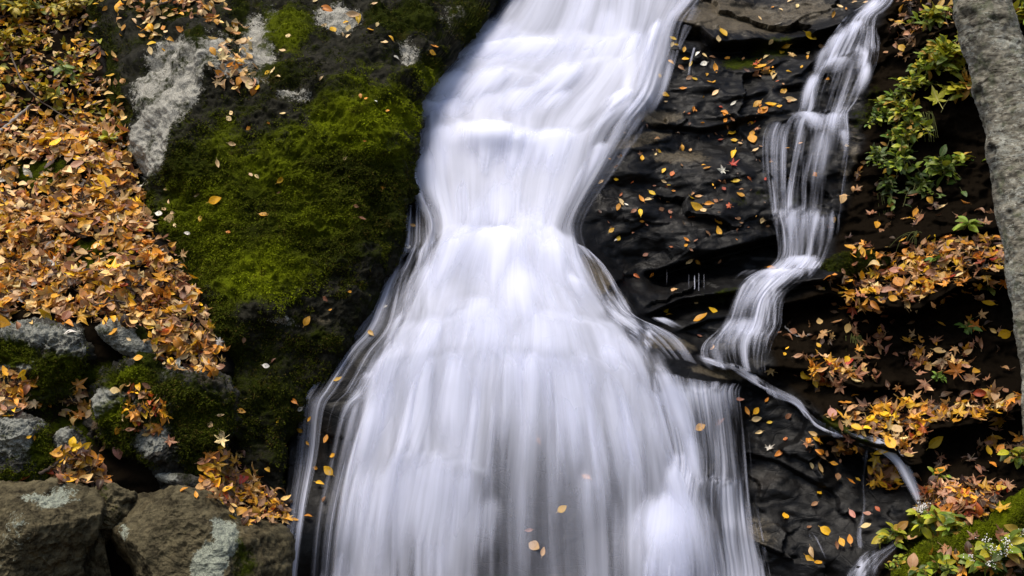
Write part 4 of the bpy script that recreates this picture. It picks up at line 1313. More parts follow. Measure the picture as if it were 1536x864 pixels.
def bank_weight(x, y):
    wv_ = 1.0
    wv_ *= 1 - .88 * math.exp(-(((x - 45) / 70) ** 2 + ((y - 262) / 32) ** 2) ** 1.5)
    wv_ *= 1 - .85 * math.exp(-(((x - 140) / 50) ** 2 + ((y - 388) / 22) ** 2) ** 1.5)
    wv_ *= 1 - .5 * math.exp(-(((x - 70) / 60) ** 2 + ((y - 150) / 30) ** 2))
    wv_ *= .30 + .70 * min(1.0, max(0.0, (float(perlin(np.array([[x / 34.0, y / 22.0, 3.3]]))[0]) + .5) * 1.6))
    return wv_


BANKP = [(-200, 180), (178, 180), (198, 270), (228, 348), (266, 410), (302, 468), (336, 553), (300, 562), (240, 545), (222, 500), (180, 474), (60, 470), (-200, 480)]
BANKU = [(-220, -180), (120, -180), (132, 10), (158, 100), (185, 190), (-220, 190)]
pl = Pile()
scatter(pl, BANKP, 7000, (.03, .15), LITTER, maple=.12, lift=.06, weight=bank_weight)
scatter(pl, BANKU, 4200, (.055, .10), UPPER, maple=.08, lift=.06, weight=bank_weight, dark=.95)
lit = pl.build("leaf_litter", M_LITTER)
tag(lit, "deep brown and gold leaf litter covering the slope left of the boulder", "leaf litter", kind="stuff")

PILES = [
    ("scattered patch of brown and cream leaves on the grey rock at the left edge", [(-40, 552), (55, 556), (60, 600), (30, 625), (-40, 625)], 150, LITTER, (.06, .10), .1),
    ("small clump of tan leaves on the rocks beside the left-edge leaf patch", [(98, 575), (128, 585), (138, 620), (120, 640), (92, 615)], 26, LITTER, (.06, .10), .2),
    ("golden brown leaf clump on top of the dark mossy rock", [(186, 580), (222, 578), (236, 600), (248, 618), (240, 640), (205, 652), (190, 625)], 70, GOLD, (.06, .10), .2),
    ("orange brown leaf pile between the small grey rock and the front boulders", [(78, 700), (108, 660), (135, 685), (160, 728), (110, 728), (80, 726)], 150, GOLD, (.06, .11), .2),
    ("wet orange brown leaf heap behind the lichen-patched front boulder", [(298, 706), (345, 676), (362, 715), (395, 740), (432, 765), (428, 786), (385, 782), (345, 755), (312, 735)], 330, GOLD, (.06, .11), .2),
    ("dense pale gold leaves on the top of the huge boulder", [(180, -10), (330, -20), (345, 25), (290, 32), (245, 38), (215, 30)], 130, {'t': 20, 'p': 25, 'o': 20, 'b': 15, 'k': 10}, (.06, .10), .05),
    ("trail of pale gold leaves down the shoulder of the huge boulder", [(310, 20), (345, 30), (375, 55), (385, 120), (362, 138), (325, 112), (312, 60)], 75, {'t': 15, 'p': 35, 'o': 20, 'b': 8, 'k': 8}, (.06, .10), .05),
    ("loose leaves along the crest of the grey ridge on the boulder", [(180, 10), (250, 35), (290, 60), (255, 72), (225, 78), (185, 45)], 24, {'t': 10, 'p': 30, 'o': 20, 'y': 10}, (.05, .09), .05),
    ("broad leaf-covered ledge between the side cascade and the tree trunk", [(1244, 432), (1290, 415), (1340, 385), (1400, 365), (1480, 355), (1512, 375), (1514, 408), (1420, 426), (1372, 460), (1320, 458), (1272, 440)], 420, GOLD, (.06, .115), .3),
    ("row of golden leaves above the dark green rock by the side cascade", [(1265, 376), (1330, 368), (1350, 380), (1290, 388)], 26, GOLD, (.06, .10), .2),
    ("clump of fallen maple leaves on the small ledge under the black bank", [(1205, 545), (1232, 538), (1265, 552), (1294, 560), (1296, 582), (1230, 582), (1210, 570)], 60, GOLD, (.07, .12), .5),
    ("line of orange maple leaves on the lower ledge of the right bank", [(1240, 627), (1310, 612), (1340, 606), (1400, 610), (1470, 600), (1545, 586), (1545, 604), (1500, 620), (1440, 630), (1382, 626), (1376, 660), (1362, 690), (1340, 672), (1275, 646)], 260, GOLD, (.07, .12), .4),
    ("wet brown leaf clump caught in the small stream at right", [(1304, 688), (1322, 684), (1345, 694), (1352, 720), (1330, 740), (1306, 738)], 55, GOLD, (.07, .12), .4),
    ("brown and red leaf carpet above the mossy rock at the lower right", [(1375, 735), (1420, 720), (1470, 735), (1525, 735), (1500, 758), (1440, 788), (1400, 800), (1375, 775)], 230, {'b': 30, 'k': 14, 'o': 14, 'r': 12, 'd': 20, 'y': 5}, (.06, .11), .4),
    ("few brown leaves among the twigs behind the tree trunk base", [(1478, 660), (1525, 650), (1536, 690), (1490, 692)], 22, GOLD, (.07, .11), .4),
    ("brown leaves on the ground between the lower right seedlings", [(1400, 815), (1500, 800), (1545, 850), (1500, 890), (1390, 880)], 60, {'b': 30, 'k': 14, 'o': 14, 'd': 20}, (.06, .10), .3),
    ("dim brown leaves on the rock under the small stream", [(1210, 660), (1260, 662), (1292, 675), (1270, 684), (1222, 678)], 32, {'b': 20, 'o': 14, 't': 5, 'd': 10}, (.06, .10), .3),
    ("withered pinkish leaves among the plants at the top of the right bank", [(1340, -20), (1440, -20), (1445, 40), (1380, 60), (1352, 95), (1335, 60)], 90, {'b': 20, 'k': 20, 'o': 12, 't': 10, 'd': 20, 'p': 4}, (.06, .10), .3),
    ("brown leaves clinging to the black bank below the broad leaf ledge", [(1290, 500), (1340, 505), (1340, 570), (1300, 570)], 14, {'b': 30, 't': 10}, (.07, .11), .2),
    ("dull maple leaves drooping from the black bank near the tree trunk", [(1350, 505), (1400, 515), (1465, 530), (1460, 575), (1425, 575), (1360, 550)], 34, {'b': 30, 't': 10, 'o': 8, 'k': 8}, (.07, .12), .5),
    ("loose dark leaves scattered over the black bank and its ledges", [(1260, 240), (1330, 250), (1480, 300), (1510, 420), (1520, 700), (1400, 720), (1300, 600), (1180, 540), (1240, 430)], 190, {'b': 26, 'd': 26, 'o': 8, 't': 6, 'k': 8}, (.05, .10), .35),
    ("loose brown leaves scattered on the rock above the thin stream", [(1180, 470), (1300, 480), (1340, 600), (1240, 600), (1190, 560)], 40, {'b': 26, 'd': 16, 'o': 8, 't': 6, 'y': 3}, (.05, .09), .35),
    ("small brown specks of leaf on the wet wall between the two falls", [(930, 170), (1180, 120), (1170, 350), (950, 380), (890, 330)], 90, {'b': 26, 'd': 20, 'r': 8, 'o': 6}, (.02, .05), .1),
    ("yellow and brown leaves lodged in a crack of the wet wall", [(1110, 85), (1150, 95), (1165, 115), (1120, 118)], 16, GOLD, (.05, .08), .1),
]
for lab, poly, n, pal, size, mp in PILES:
    p_ = Pile()
    scatter(p_, poly, n, size, pal, maple=mp, lift=.04, tilt=38)
    tag(p_.build("leaf_pile", M_LITTER), lab, "leaf pile", kind="stuff")

# single leaves, placed where they lie on the rock (crop x, y at 2.88 times, colour, length)
LISTS = [
    ((850, 150), "324,254,y,30 395,222,y,22 496,210,o,32 533,222,t,25 383,238,p,12 418,308,y,25 421,351,p,22 456,324,r,28 442,368,y,15 378,370,b,14 215,338,y,18 146,356,t,26 461,395,o,16 370,407,y,36 320,430,o,36 350,433,p,30 234,443,p,36 222,466,o,30 258,455,w,18 234,412,r,18 397,425,b,18 318,487,y,40 290,481,b,26 323,519,o,18 407,476,b,26 445,488,b,24 537,424,y,30 568,420,t,28 560,464,y,60 617,450,o,38 590,481,p,28 543,497,o,34 645,440,b,26 666,438,b,20 702,459,r,30m 655,528,y,38 657,570,y,46 750,413,o,34 728,354,y,34 678,354,b,34 680,384,r,22 632,366,y,12 640,384,o,10 606,298,o,30 674,304,w,40m 716,282,r,40m 720,236,y,46 722,176,y,26 749,191,p,28 714,145,y,44 803,172,o,52 800,153,y,40 816,220,p,30 840,206,b,22 793,97,y,22 684,62,o,30 686,90,o,26 715,86,b,22 823,22,o,40 855,40,y,40 880,25,y,30 920,32,y,18 722,18,w,26 548,42,o,18 193,567,y,26 221,599,y,24 208,608,w,18 518,604,o,26 515,632,o,22 557,609,b,18 608,575,b,24 454,636,r,16 366,749,o,26 340,672,b,24 300,760,r,30 527,692,p,32 562,692,o,32 660,698,b,20 462,825,t,26 886,730,o,34 847,519,p,20 868,540,b,16 740,510,b,20 960,345,t,22 1010,190,t,18 950,212,o,18 1072,326,o,22 960,8,t,26 1104,822,y,24"),
    ((950, 400), "141,193,y,34 155,212,y,28 292,225,y,60 345,195,y,42 270,150,p,16 285,303,b,20 340,352,t,30 175,104,t,26 596,445,p,46m 486,620,o,34 527,622,y,36 576,580,o,26 530,655,p,40 590,675,y,22 542,717,p,32 587,789,w,40m 627,809,o,42 659,748,o,18 668,648,b,32 455,577,b,34 282,695,o,46 365,672,b,42 651,381,y,22 670,356,y,18 804,344,y,30 780,725,t,36 805,241,t,34 1075,228,b,34 1053,272,b,24 630,290,b,20 835,290,b,14 990,208,o,18 815,102,p,26 982,18,y,30"),
    ((1136, 564), "265,508,y,36 122,606,y,38 298,675,y,50 238,762,p,44 232,795,y,46 263,813,o,38 370,733,o,34 410,715,o,38 342,745,b,30 418,597,k,42 482,613,k,30 480,665,p,38 530,595,r,26 232,387,p,30 266,397,t,42 313,379,o,30 336,455,b,36 412,475,o,30 435,465,y,20 356,378,b,16 325,340,t,40 225,655,b,22 245,555,b,30 124,275,r,18 762,288,y,64 420,165,t,52 905,158,p,58m 1022,408,o,32 520,385,w,52 565,385,o,74 545,490,y,50 497,485,y,34 575,440,b,60 680,820,t,62 685,720,t,44 500,205,y,50 590,255,p,56 540,155,y,70m 640,200,b,60m 690,180,t,80m 330,185,k,50 385,208,o,40m 430,235,y,44 1060,130,p,46m 1015,110,t,50m 970,510,o,60m 1055,508,y,44 840,580,o,60 790,440,o,60 640,340,b,60"),
    ((1136, 0), "90,108,w,40 230,152,y,50 57,177,p,24 172,28,p,22 145,6,p,30 102,45,p,18 357,31,p,28 330,65,o,26 420,10,p,20 470,12,p,18 385,42,o,16 65,33,o,14 10,82,p,20 120,195,y,36 105,230,y,34 38,250,p,26 148,242,t,36m 219,233,p,26 216,252,y,24 193,293,y,20 138,314,y,26 75,332,p,32 30,302,p,44m 15,292,y,50 280,205,t,40 113,397,o,36 143,432,p,44 55,455,y,50 25,480,o,50 8,458,o,30 95,463,y,22 310,347,o,28 558,230,t,24 630,212,y,40 600,200,b,40 612,98,y,30 460,700,t,28 445,727,o,34 387,633,p,18 250,760,o,28 370,852,t,30 560,741,y,30 580,766,y,26"),
    ((1136, 280), "368,58,t,44 330,137,o,26 20,146,p,22 62,355,o,36 515,168,y,40 573,80,o,28 688,112,o,36 750,55,o,38 793,92,p,38 280,449,p,28 445,365,y,34 1013,527,y,46 1083,624,y,52 960,590,o,52m 538,573,b,38 516,616,b,28 500,710,t,52 485,765,b,62 570,710,b,46 665,690,o,50m 680,740,b,50m 690,545,p,50 820,748,p,58m 905,738,t,42 720,735,y,28 880,800,o,72m 670,325,y,52 515,458,p,50m 470,432,t,52 627,430,o,56 570,475,k,60 700,385,y,40 910,270,o,64 815,245,o,44 880,240,y,40 830,320,k,60 770,360,k,50 610,380,k,60 1040,375,y,40 990,305,y,44 420,278,y,44 505,278,t,56 530,505,o,50"),
    ((700, 0), "890,170,y,28 905,197,y,24 880,270,y,26 886,195,p,24 940,217,y,26 945,258,y,28 995,235,w,26 1020,240,p,36 965,278,y,24 1022,277,w,30 922,292,b,34 824,331,y,22 987,344,y,24 935,385,o,28 855,409,y,32 858,443,p,18 1035,325,y,26 1075,300,o,40 1045,357,y,22 1068,358,y,22 1075,403,p,32 962,340,b,26 1085,170,p,30 1108,145,y,50 980,473,o,20 1115,490,o,36 1125,255,o,24 1060,250,b,26"),
    ((0, 280), "930,55,y,50 870,135,y,34 752,115,p,36 735,135,p,46 710,103,p,28 690,117,w,30 810,205,w,30 757,171,p,20 856,38,p,28 718,12,p,24 735,62,p,22 990,200,o,24 1142,125,y,40 302,636,w,44 137,243,y,50 460,585,y,42 708,640,r,40 270,400,p,40 325,375,p,44 250,340,w,40m 770,690,y,40 598,740,o,36 440,265,y,40 410,275,p,36 870,568,p,44m"),
    ((350, 0), "380,340,p,22 547,417,o,22 570,430,o,18 612,440,w,20 670,482,o,20 213,495,p,24 148,536,o,22 62,552,o,20 480,684,p,24 78,760,p,24 98,764,p,24 208,772,y,40 205,830,b,22 570,608,o,14 640,812,o,22 515,65,p,52 540,78,y,48 485,100,y,22 495,122,p,30 588,130,y,28 620,107,p,22 653,186,p,40 678,168,y,28 697,248,w,28 867,203,o,30 855,225,y,36 388,115,p,30 427,130,y,42 470,155,p,22 494,160,p,24 237,155,p,28 210,222,p,30 176,307,p,32 190,332,p,28 145,316,y,26 610,18,p,24 400,45,o,64 352,5,p,28 60,350,p,60 20,270,y,50 85,390,o,46 108,380,y,32 45,305,p,28 10,130,p,28 40,182,p,50 65,250,p,36"),
    ((350, 280), "316,577,y,42 415,535,o,16 500,453,o,16 554,140,b,28 530,82,b,22 780,178,t,28 762,265,w,28 668,527,w,24 600,640,t,40 456,840,y,34 142,774,w,28 177,752,b,24 40,660,b,26 400,485,b,28 642,8,o,20"),
    ((350, 564), "262,110,o,38 187,196,y,20 37,150,o,36 285,140,w,24 298,236,o,32 417,412,y,50 380,472,y,36 408,272,o,40 437,345,o,24 330,290,o,22 365,400,o,26 147,405,y,30 318,614,o,30 338,183,o,22 260,632,o,28 395,540,b,22 100,490,y,60 85,530,p,56"),
    ((700, 564), "312,285,o,34 514,440,o,42 410,574,y,40 297,738,p,56 328,762,t,38 268,670,b,32"),
    ((0, 564), "588,185,y,48 603,48,y,48 505,235,o,38 508,322,k,60 730,285,b,54m 710,122,o,54m 385,168,p,36 217,123,o,28 948,175,p,28 912,207,p,34 955,250,p,40 955,278,p,62m 957,305,y,30 790,495,o,34 845,518,o,34 897,390,y,34 868,400,y,34 495,62,p,38 330,80,p,60m 350,190,o,50m 130,45,o,50 110,435,r,50 120,262,g,20 145,262,g,20"),
    ((0, 0), "101,813,p,38 195,800,p,48m 217,760,p,38 115,730,p,34 337,778,p,28 285,811,y,38 110,692,y,34 155,703,p,30 68,722,p,24 636,98,p,34 578,93,p,32 537,122,o,28 605,72,p,28 640,125,y,32 662,157,y,38 650,220,p,34 660,192,y,44 515,30,y,50 1000,490,p,28 990,515,p,28 1005,618,p,34 1070,553,o,20 938,710,p,34 135,190,y,50 150,670,p,50 330,700,y,44 415,735,y,36"),
]


def region_of(x, y, ob):
    n = ob["label"] if "label" in ob else None
    if ob is terrain:
        if x < 335:
            return "the leafy slope left of the boulder"
        if x < 640:
            return "the wet rock left of the waterfall"
        if y > 560 and x < 1060:
            return "the rock behind the lower waterfall"
        if x > 1240 and y < 100 and x < 1345:
            return "the rock at the top of the side cascade"
        if x > 1240 and y < 345:
            return "the dark bank under the green plants"
        if x > 1240 and y < 470:
            return "the broad ledge near the tree trunk"
        if x > 1170 and y < 600:
            return "the black bank below the broad ledge"
        if x > 1235 and y < 705:
            return "the lower ledge of the right bank"
        if x > 1370:
            return "the ground by the lower right seedlings"
        if y > 545:
            return "the black wet rock below the thin stream"
        if y > 400:
            return "the mossy ledge between the two falls"
        if y > 195:
            return "the dark wet wall between the two falls"
        if y > 58:
            return "the wet rock under the brown slab"
        return "the brown slab at the top"
    short = {"huge": "the face of the huge mossy boulder" if y > 145 else "the top of the huge mossy boulder", "grey lichen-streaked": "the grey streaked rock below the slope", "pale grey": "the pale tilted slab",
             "dark mossy": "the dark mossy rock", "pale lichen": "the pale lichen rock at left", "small grey": "the small grey rock", "large angular": "the corner boulder",
             "dark narrow": "the wedged dark rock", "large brown": "the lichen-patched front boulder", "thin grey": "the slate slab", "green mossy": "the green mossy rock at lower right",
             "low dark": "the low green rock by the side cascade"}
    for k, v in short.items():
        if n.startswith(k):
            return v
    return "a rock"


singles = []
for (ox, oy), txt in LISTS:
    for it in txt.split():
        a = it.split(',')
        mp = a[3].endswith('m')
        singles.append((ox + float(a[0]) / 2.88, oy + float(a[1]) / 2.88, a[2] if a[2] != 'g' else 'y', float(a[3].rstrip('m')) / 2.88, mp))
singles.sort(key=lambda s: -s[3])
LEAFMESH = {}


def leaf_mesh(kind, idx, c):
    key = (kind, idx, c)
    if key not in LEAFMESH:
        V, F, UV = (MAPLES if kind == 'maple' else OVALS)[idx]
        me = bpy.data.meshes.new(kind + "_leaf")
        FF = tri_fix([tuple(int(v) for v in f) for f in F])
        me.from_pydata([tuple(v) for v in V], [], FF)
        me.polygons.foreach_set("use_smooth", [True] * len(FF))
        l = me.uv_layers.new(name="UVMap")
        li = [i for f in me.polygons for i in f.vertices]
        l.data.foreach_set("uv", UV[li].astype(np.float32).ravel())
        me.materials.append(M_LEAF[c])
        LEAFMESH[key] = me
    return LEAFMESH[key]


extra = Pile()
made = 0
SEEN = {}
for x, y, c, szp, mp in singles:
    h = cast(x, y)
    if not h:
        continue
    p, nn, dist, ob = h
    L = szp * dist / FPX * (1.25 if mp else 1.12)
    nrm = np.array(nn) * 1.0 + np.array([0, -.5, .35])
    M = frame_of(nrm, random.uniform(0, 6.28), R(abs(random.gauss(0, 16))), random.uniform(0, 6.28))
    lift = 0.012 + (0.03 if ob is terrain and x < 335 else 0)
    if ob is terrain and x > 420 and bil(wmask.reshape(GX.shape), xs, zs, np.array([p.x]), np.array([p.z]))[0] > .5:
        lift = .03
    if (x > 1240 and y > 345):
        lift = .05
    pos = np.array(p) + np.array(nn) * lift
    idx = random.randrange(len(MAPLES)) if mp else random.randrange(3, len(OVALS))
    if made < 300:
        me = leaf_mesh('maple' if mp else 'oval', idx, c)
        o = bpy.data.objects.new("fallen_leaf", me)
        COL.objects.link(o)
        o.matrix_world = Matrix.LocRotScale(Vector(pos), Matrix(M.tolist()).to_quaternion(), Vector((L, L, L)))
        reg = region_of(x, y, ob)
        shape = "maple leaf" if mp else "oval leaf"
        szw = "large " if szp > 14.5 else ("small " if szp < 9.5 else "")
        o["label"] = f"{szw}{CNAME[c]} {shape} lying on {reg}"
        o["category"] = "leaf"
        o["group"] = f"{szw}{CNAME[c]} {shape}s on {reg}"
        made += 1
    else:
        extra.add((MAPLES if mp else OVALS)[idx], M, pos, L, np.array(LEAFCOL[c]))
if extra.k:
    tag(extra.build("leaf_scatter", M_LITTER), "tiny fallen leaves speckling the wet rocks and the mossy boulder", "fallen leaves", kind="stuff")

# ------------------------------------------------------------------ plants
M_STEM = plain("plant_stem", (0.10, 0.10, 0.03), 0.7)
M_TWIG = plain("dead_twig", (0.07, 0.05, 0.035), 0.85, .5, 60)
M_FOL = leaf_material("green_foliage", None, True, 0.35)
M_PETAL = plain("white_petals", (0.75, 0.73, 0.68), 0.7, .15)


def tubes(name, paths, mat, parent=None, seg=6):
    VV, FF, k = [], [], 0
    for pts, r0, r1 in paths:
        pts = np.array(pts, float)
        n = len(pts)
        tan = np.gradient(pts, axis=0)
        tan /= np.linalg.norm(tan, axis=1, keepdims=True) + 1e-9
        ref = np.array([0.31, 0.9, 0.2])
        a = np.cross(tan, ref)
        a /= np.linalg.norm(a, axis=1, keepdims=True) + 1e-9
        b = np.cross(tan, a)
        r = np.linspace(r0, r1, n)
        th = np.linspace(0, 2 * math.pi, seg, endpoint=False)
        V = pts[:, None] + r[:, None, None] * (a[:, None] * np.cos(th)[None, :, None] + b[:, None] * np.sin(th)[None, :, None])
        VV.append(V.reshape(-1, 3))
        FF.append(gridfaces(n, seg, wrap=True) + k)
        k += n * seg
    return mesh_np(name, np.concatenate(VV), np.concatenate(FF), mat, parent)


LEAFY = [oval_template(.27, -.25, .2), oval_template(.32, -.4, .15), oval_template(.24, -.3, .3, .3)]
BROAD = [maple_template(-.35, 5), maple_template(.3, 6)]


def plant(name, label, px, py, height, spread, nst, nl, size, cols, droop=.4, lean=(0, -.3, 1), flowers=0, broad=0, group=None, lift=0.0, cat="plant"):
    h = cast(px, py)
    base = h[0] + h[1] * lift
    root = empty(name, base)
    tag(root, label, cat, group)
    bp = np.array(base)
    paths = []
    fol = Pile()
    tips = []
    nst, nl, size = int(nst * 1.45), int(nl * 1.2), (size[0] * 1.15, size[1] * 1.3)
    for s in range(nst):
        d = np.array(lean, float) / np.linalg.norm(lean) + np.array([random.gauss(0, spread), random.gauss(0, spread * .5) - .1, random.gauss(0, spread * .5)])
        d /= np.linalg.norm(d)
        hh = height * random.uniform(.6, 1.1)
        pts = []
        for t in np.linspace(0, 1, 9):
            pts.append(bp + d * hh * t + np.array([0, -.05, -droop]) * hh * t * t + np.array([random.gauss(0, .004), 0, 0]))
        paths.append((pts, .004, .0016))
        tips.append(pts[-1])
        for k in range(nl):
            t = random.uniform(.25, 1.0)
            i = min(7, int(t * 8))
            q = pts[i] + (pts[i + 1] - pts[i]) * (t * 8 - i)
            out = np.array([random.gauss(0, 1), random.gauss(-.35, .6), random.gauss(-.05, .5)])
            out /= np.linalg.norm(out)
            sz = random.uniform(*size)
            nrm = np.array([random.gauss(0, .35), random.gauss(-.55, .35), random.gauss(.75, .3)])
            nrm -= out * (nrm @ out)
            nrm /= np.linalg.norm(nrm)
            X = np.cross(out, nrm)
            M = np.stack([X, out, nrm], 1)
            col = np.array(random.choice(cols)) * random.uniform(.7, 1.2)
            bd_ = random.random() < broad
            tp = random.choice(BROAD if bd_ else LEAFY)
            fol.add(tp, M, q + out * sz * .62, sz * (1.3 if bd_ else 1), col)
    tubes("stem", paths, M_STEM, root)
    fol.build("foliage", M_FOL, root)
    if flowers:
        ico = np.array([(1, 0, 0), (-1, 0, 0), (0, 1, 0), (0, -1, 0), (0, 0, 1), (0, 0, -1)], float)
        tri = np.array([(0, 2, 4), (2, 1, 4), (1, 3, 4), (3, 0, 4), (2, 0, 5), (1, 2, 5), (3, 1, 5), (0, 3, 5)])
        for tp in tips:
            VV, FF, k = [], [], 0
            for _ in range(flowers):
                c = tp + np.array([random.gauss(0, .018), random.gauss(-.01, .012), random.gauss(.006, .014)])
                VV.append(c + ico * np.array([random.uniform(.003, .006)] * 3) * (1 + .4 * RNG.normal(size=(6, 1))))
                FF.append(tri + k)
                k += 6
            mesh_np("flower_head", np.concatenate(VV), np.concatenate(FF), M_PETAL, root, smooth=False)
    return root


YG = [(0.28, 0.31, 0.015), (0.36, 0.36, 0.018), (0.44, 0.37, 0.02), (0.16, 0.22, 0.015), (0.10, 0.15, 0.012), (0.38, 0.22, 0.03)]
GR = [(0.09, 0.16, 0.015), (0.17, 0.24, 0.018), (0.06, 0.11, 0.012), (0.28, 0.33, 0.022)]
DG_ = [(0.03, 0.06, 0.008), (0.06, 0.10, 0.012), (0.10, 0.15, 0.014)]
YE = [(0.42, 0.30, 0.012), (0.34, 0.27, 0.012), (0.26, 0.22, 0.012), (0.50, 0.33, 0.015)]
plant("leafy_plant", "bright yellow-green broad-leaved plant next to the upper tree trunk", 1440, 90, .34, .55, 8, 8, (.07, .12), YG, .5, (-.5, -.6, .6), broad=.25)
plant("leafy_plant", "yellow-green plant with overlapping leaves spilling left from the trunk", 1412, 85, .32, .55, 8, 9, (.06, .10), YG, .7, (-.5, -.6, .4), broad=.1)
plant("leafy_plant", "bright yellow plant with large leaves in front of the shaded hollow by the trunk", 1448, 135, .30, .5, 5, 5, (.08, .13), YG, .7, (-.3, -.6, .4), broad=.3)
plant("leafy_plant", "dense yellow-green plant between the bank rim and the trunk", 1395, 105, .30, .55, 7, 8, (.06, .09), YG, .6, (-.4, -.6, .4))
plant("leafy_plant", "lime green plant on the bank rim below the dense yellow-green leaves", 1362, 160, .26, .55, 7, 8, (.045, .075), YG, .8, (-.3, -.6, .2))
plant("leafy_plant", "yellow-green plant drooping into the hollow left of the dark leaves", 1370, 185, .24, .5, 6, 7, (.045, .07), YG + GR, .9, (-.1, -.7, .1))
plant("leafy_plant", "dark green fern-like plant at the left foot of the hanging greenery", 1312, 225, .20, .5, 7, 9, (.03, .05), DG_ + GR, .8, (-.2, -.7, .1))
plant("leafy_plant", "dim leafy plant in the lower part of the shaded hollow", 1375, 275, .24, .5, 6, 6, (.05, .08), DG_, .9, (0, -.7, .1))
plant("leafy_plant", "green plant at the top of the right bank above the yellow-green leaves", 1400, 40, .30, .5, 6, 8, (.06, .10), GR + YG, .4, (-.2, -.5, .9))
plant("leafy_plant", "lime leafed plant hanging over the rock edge beside the side cascade", 1375, 125, .30, .55, 7, 9, (.05, .085), YG + GR, .8, (-.5, -.6, .3))
plant("leafy_plant", "small green plant at the rim of the bank near the upper side cascade", 1340, 150, .22, .55, 6, 9, (.04, .07), GR + YG, .7, (-.4, -.6, .4))
plant("leafy_plant", "dark green feathery plant on the rock rim right of the side cascade", 1322, 180, .22, .5, 8, 10, (.035, .06), DG_ + GR, .6, (-.3, -.6, .5))
plant("leafy_plant", "mixed green and yellow plant hanging below the rim of the bank", 1350, 195, .26, .5, 7, 9, (.04, .07), YG + GR + DG_, .9, (-.1, -.7, .1), flowers=0)
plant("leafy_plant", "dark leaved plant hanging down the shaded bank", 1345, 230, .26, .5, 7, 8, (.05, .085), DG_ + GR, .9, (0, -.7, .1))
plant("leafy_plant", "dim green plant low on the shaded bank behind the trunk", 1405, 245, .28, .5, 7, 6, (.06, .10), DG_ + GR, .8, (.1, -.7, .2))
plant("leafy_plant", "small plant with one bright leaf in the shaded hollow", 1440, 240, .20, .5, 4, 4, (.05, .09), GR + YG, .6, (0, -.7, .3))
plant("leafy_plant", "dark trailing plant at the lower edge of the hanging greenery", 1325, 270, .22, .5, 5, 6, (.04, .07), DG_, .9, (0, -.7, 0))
plant("shrub", "green-yellow shrub leaves behind the right side of the tree trunk", 1545, 45, .5, .6, 7, 8, (.08, .12), YG, .4, (0, -.5, .8))
plant("shrub", "shrub with yellow-green leaves behind the trunk at mid height", 1560, 130, .4, .6, 5, 6, (.08, .11), YG, .4, (0, -.5, .8))
plant("seedling", "star-leaved green seedling on the black bank above the broad leaf ledge", 1446, 345, .10, .4, 2, 5, (.06, .09), [(0.22, 0.30, 0.02)], .3, (0, -.5, .8))
plant("seedling", "tiny bright green seedling among the leaves of the broad ledge", 1405, 395, .08, .5, 2, 5, (.045, .06), [(0.14, 0.24, 0.03)], .3, (0, -.6, .8), lift=.03)
plant("seedling", "pale green seedling below the broad leaf ledge near the trunk", 1482, 435, .08, .5, 2, 5, (.045, .06), [(0.26, 0.32, 0.06)], .3, (0, -.6, .8))
plant("seedling", "green leaved sprout on the black bank beside an orange leaf", 1448, 495, .10, .5, 2, 5, (.05, .075), [(0.12, 0.22, 0.03)], .4, (0, -.6, .7))
plant("seedling", "round-leaved green seedling above the lower leaf ledge", 1405, 570, .10, .5, 3, 5, (.03, .045), [(0.16, 0.28, 0.04)], .3, (0, -.6, .7))
plant("seedling", "green seedling with pointed leaves at the right edge above the mossy rock", 1520, 690, .16, .5, 4, 6, (.05, .08), GR + YG, .3, (0, -.6, .7))
plant("seedling", "yellow-green seedling leaning over the stream by the lower leaf carpet", 1400, 790, .26, .5, 4, 6, (.06, .09), YG + GR, .5, (-.4, -.6, .7))
plant("seedling", "light green leafy sprout overhanging the splash at lower right", 1352, 800, .20, .5, 4, 5, (.05, .08), YG, .6, (-.6, -.6, .5))
plant("seedling", "green seedling in the middle of the lower right leaf carpet", 1425, 800, .24, .4, 4, 6, (.05, .09), GR + YG, .4, (-.1, -.6, .8))
plant("flowering_plant", "leafy plant with small white flower clusters at the right edge", 1520, 830, .26, .5, 7, 6, (.05, .09), YG + GR, .3, (-.1, -.6, .8), flowers=22)
plant("flowering_plant", "low green plant with sparse white flowers near the bottom right", 1470, 850, .26, .5, 6, 6, (.05, .08), YG + GR, .3, (-.1, -.6, .8), flowers=16)
plant("flowering_plant", "single white flower cluster above the end of the thin stream", 1374, 772, .10, .3, 3, 3, (.04, .06), YG, .2, (0, -.6, .8), flowers=30)
plant("seedling", "low yellow-green leaves at the bottom edge on the mossy rock", 1400, 860, .20, .5, 5, 6, (.045, .07), YG + GR, .4, (-.3, -.6, .7))
plant("seedling", "fine leaved green plant on the left end of the mossy rock", 1345, 850, .14, .6, 6, 8, (.025, .04), GR + YG, .4, (-.3, -.6, .7))
plant("seedling", "small leafy sprig at the right of the lower leaf ledge", 1405, 715, .12, .5, 3, 5, (.03, .05), GR, .3, (0, -.6, .7))
plant("shrub", "yellowing shrub at the top of the leafy slope", 40, 25, .5, .6, 8, 9, (.06, .10), YE + [(0.16, 0.19, 0.012)], .5, (.1, -.5, .8))
plant("shrub", "olive green shrub in the upper left corner", 5, 10, .5, .6, 7, 9, (.06, .10), [(0.12, 0.13, 0.01), (0.22, 0.21, 0.012)], .5, (.1, -.5, .8))
plant("shrub", "yellow leaved shrub beside the shaded cleft at the top of the slope", 105, 25, .40, .6, 6, 8, (.05, .08), YE, .5, (.1, -.5, .7))
plant("leafy_plant", "gold leaved plant on the upper slope at the left edge", 20, 75, .35, .6, 6, 8, (.05, .08), YE, .5, (.1, -.5, .7))
plant("leafy_plant", "olive plant among the fallen leaves of the upper slope", 75, 150, .25, .6, 5, 7, (.05, .075), YE + [(0.12, 0.15, 0.02)], .5, (.1, -.5, .7))
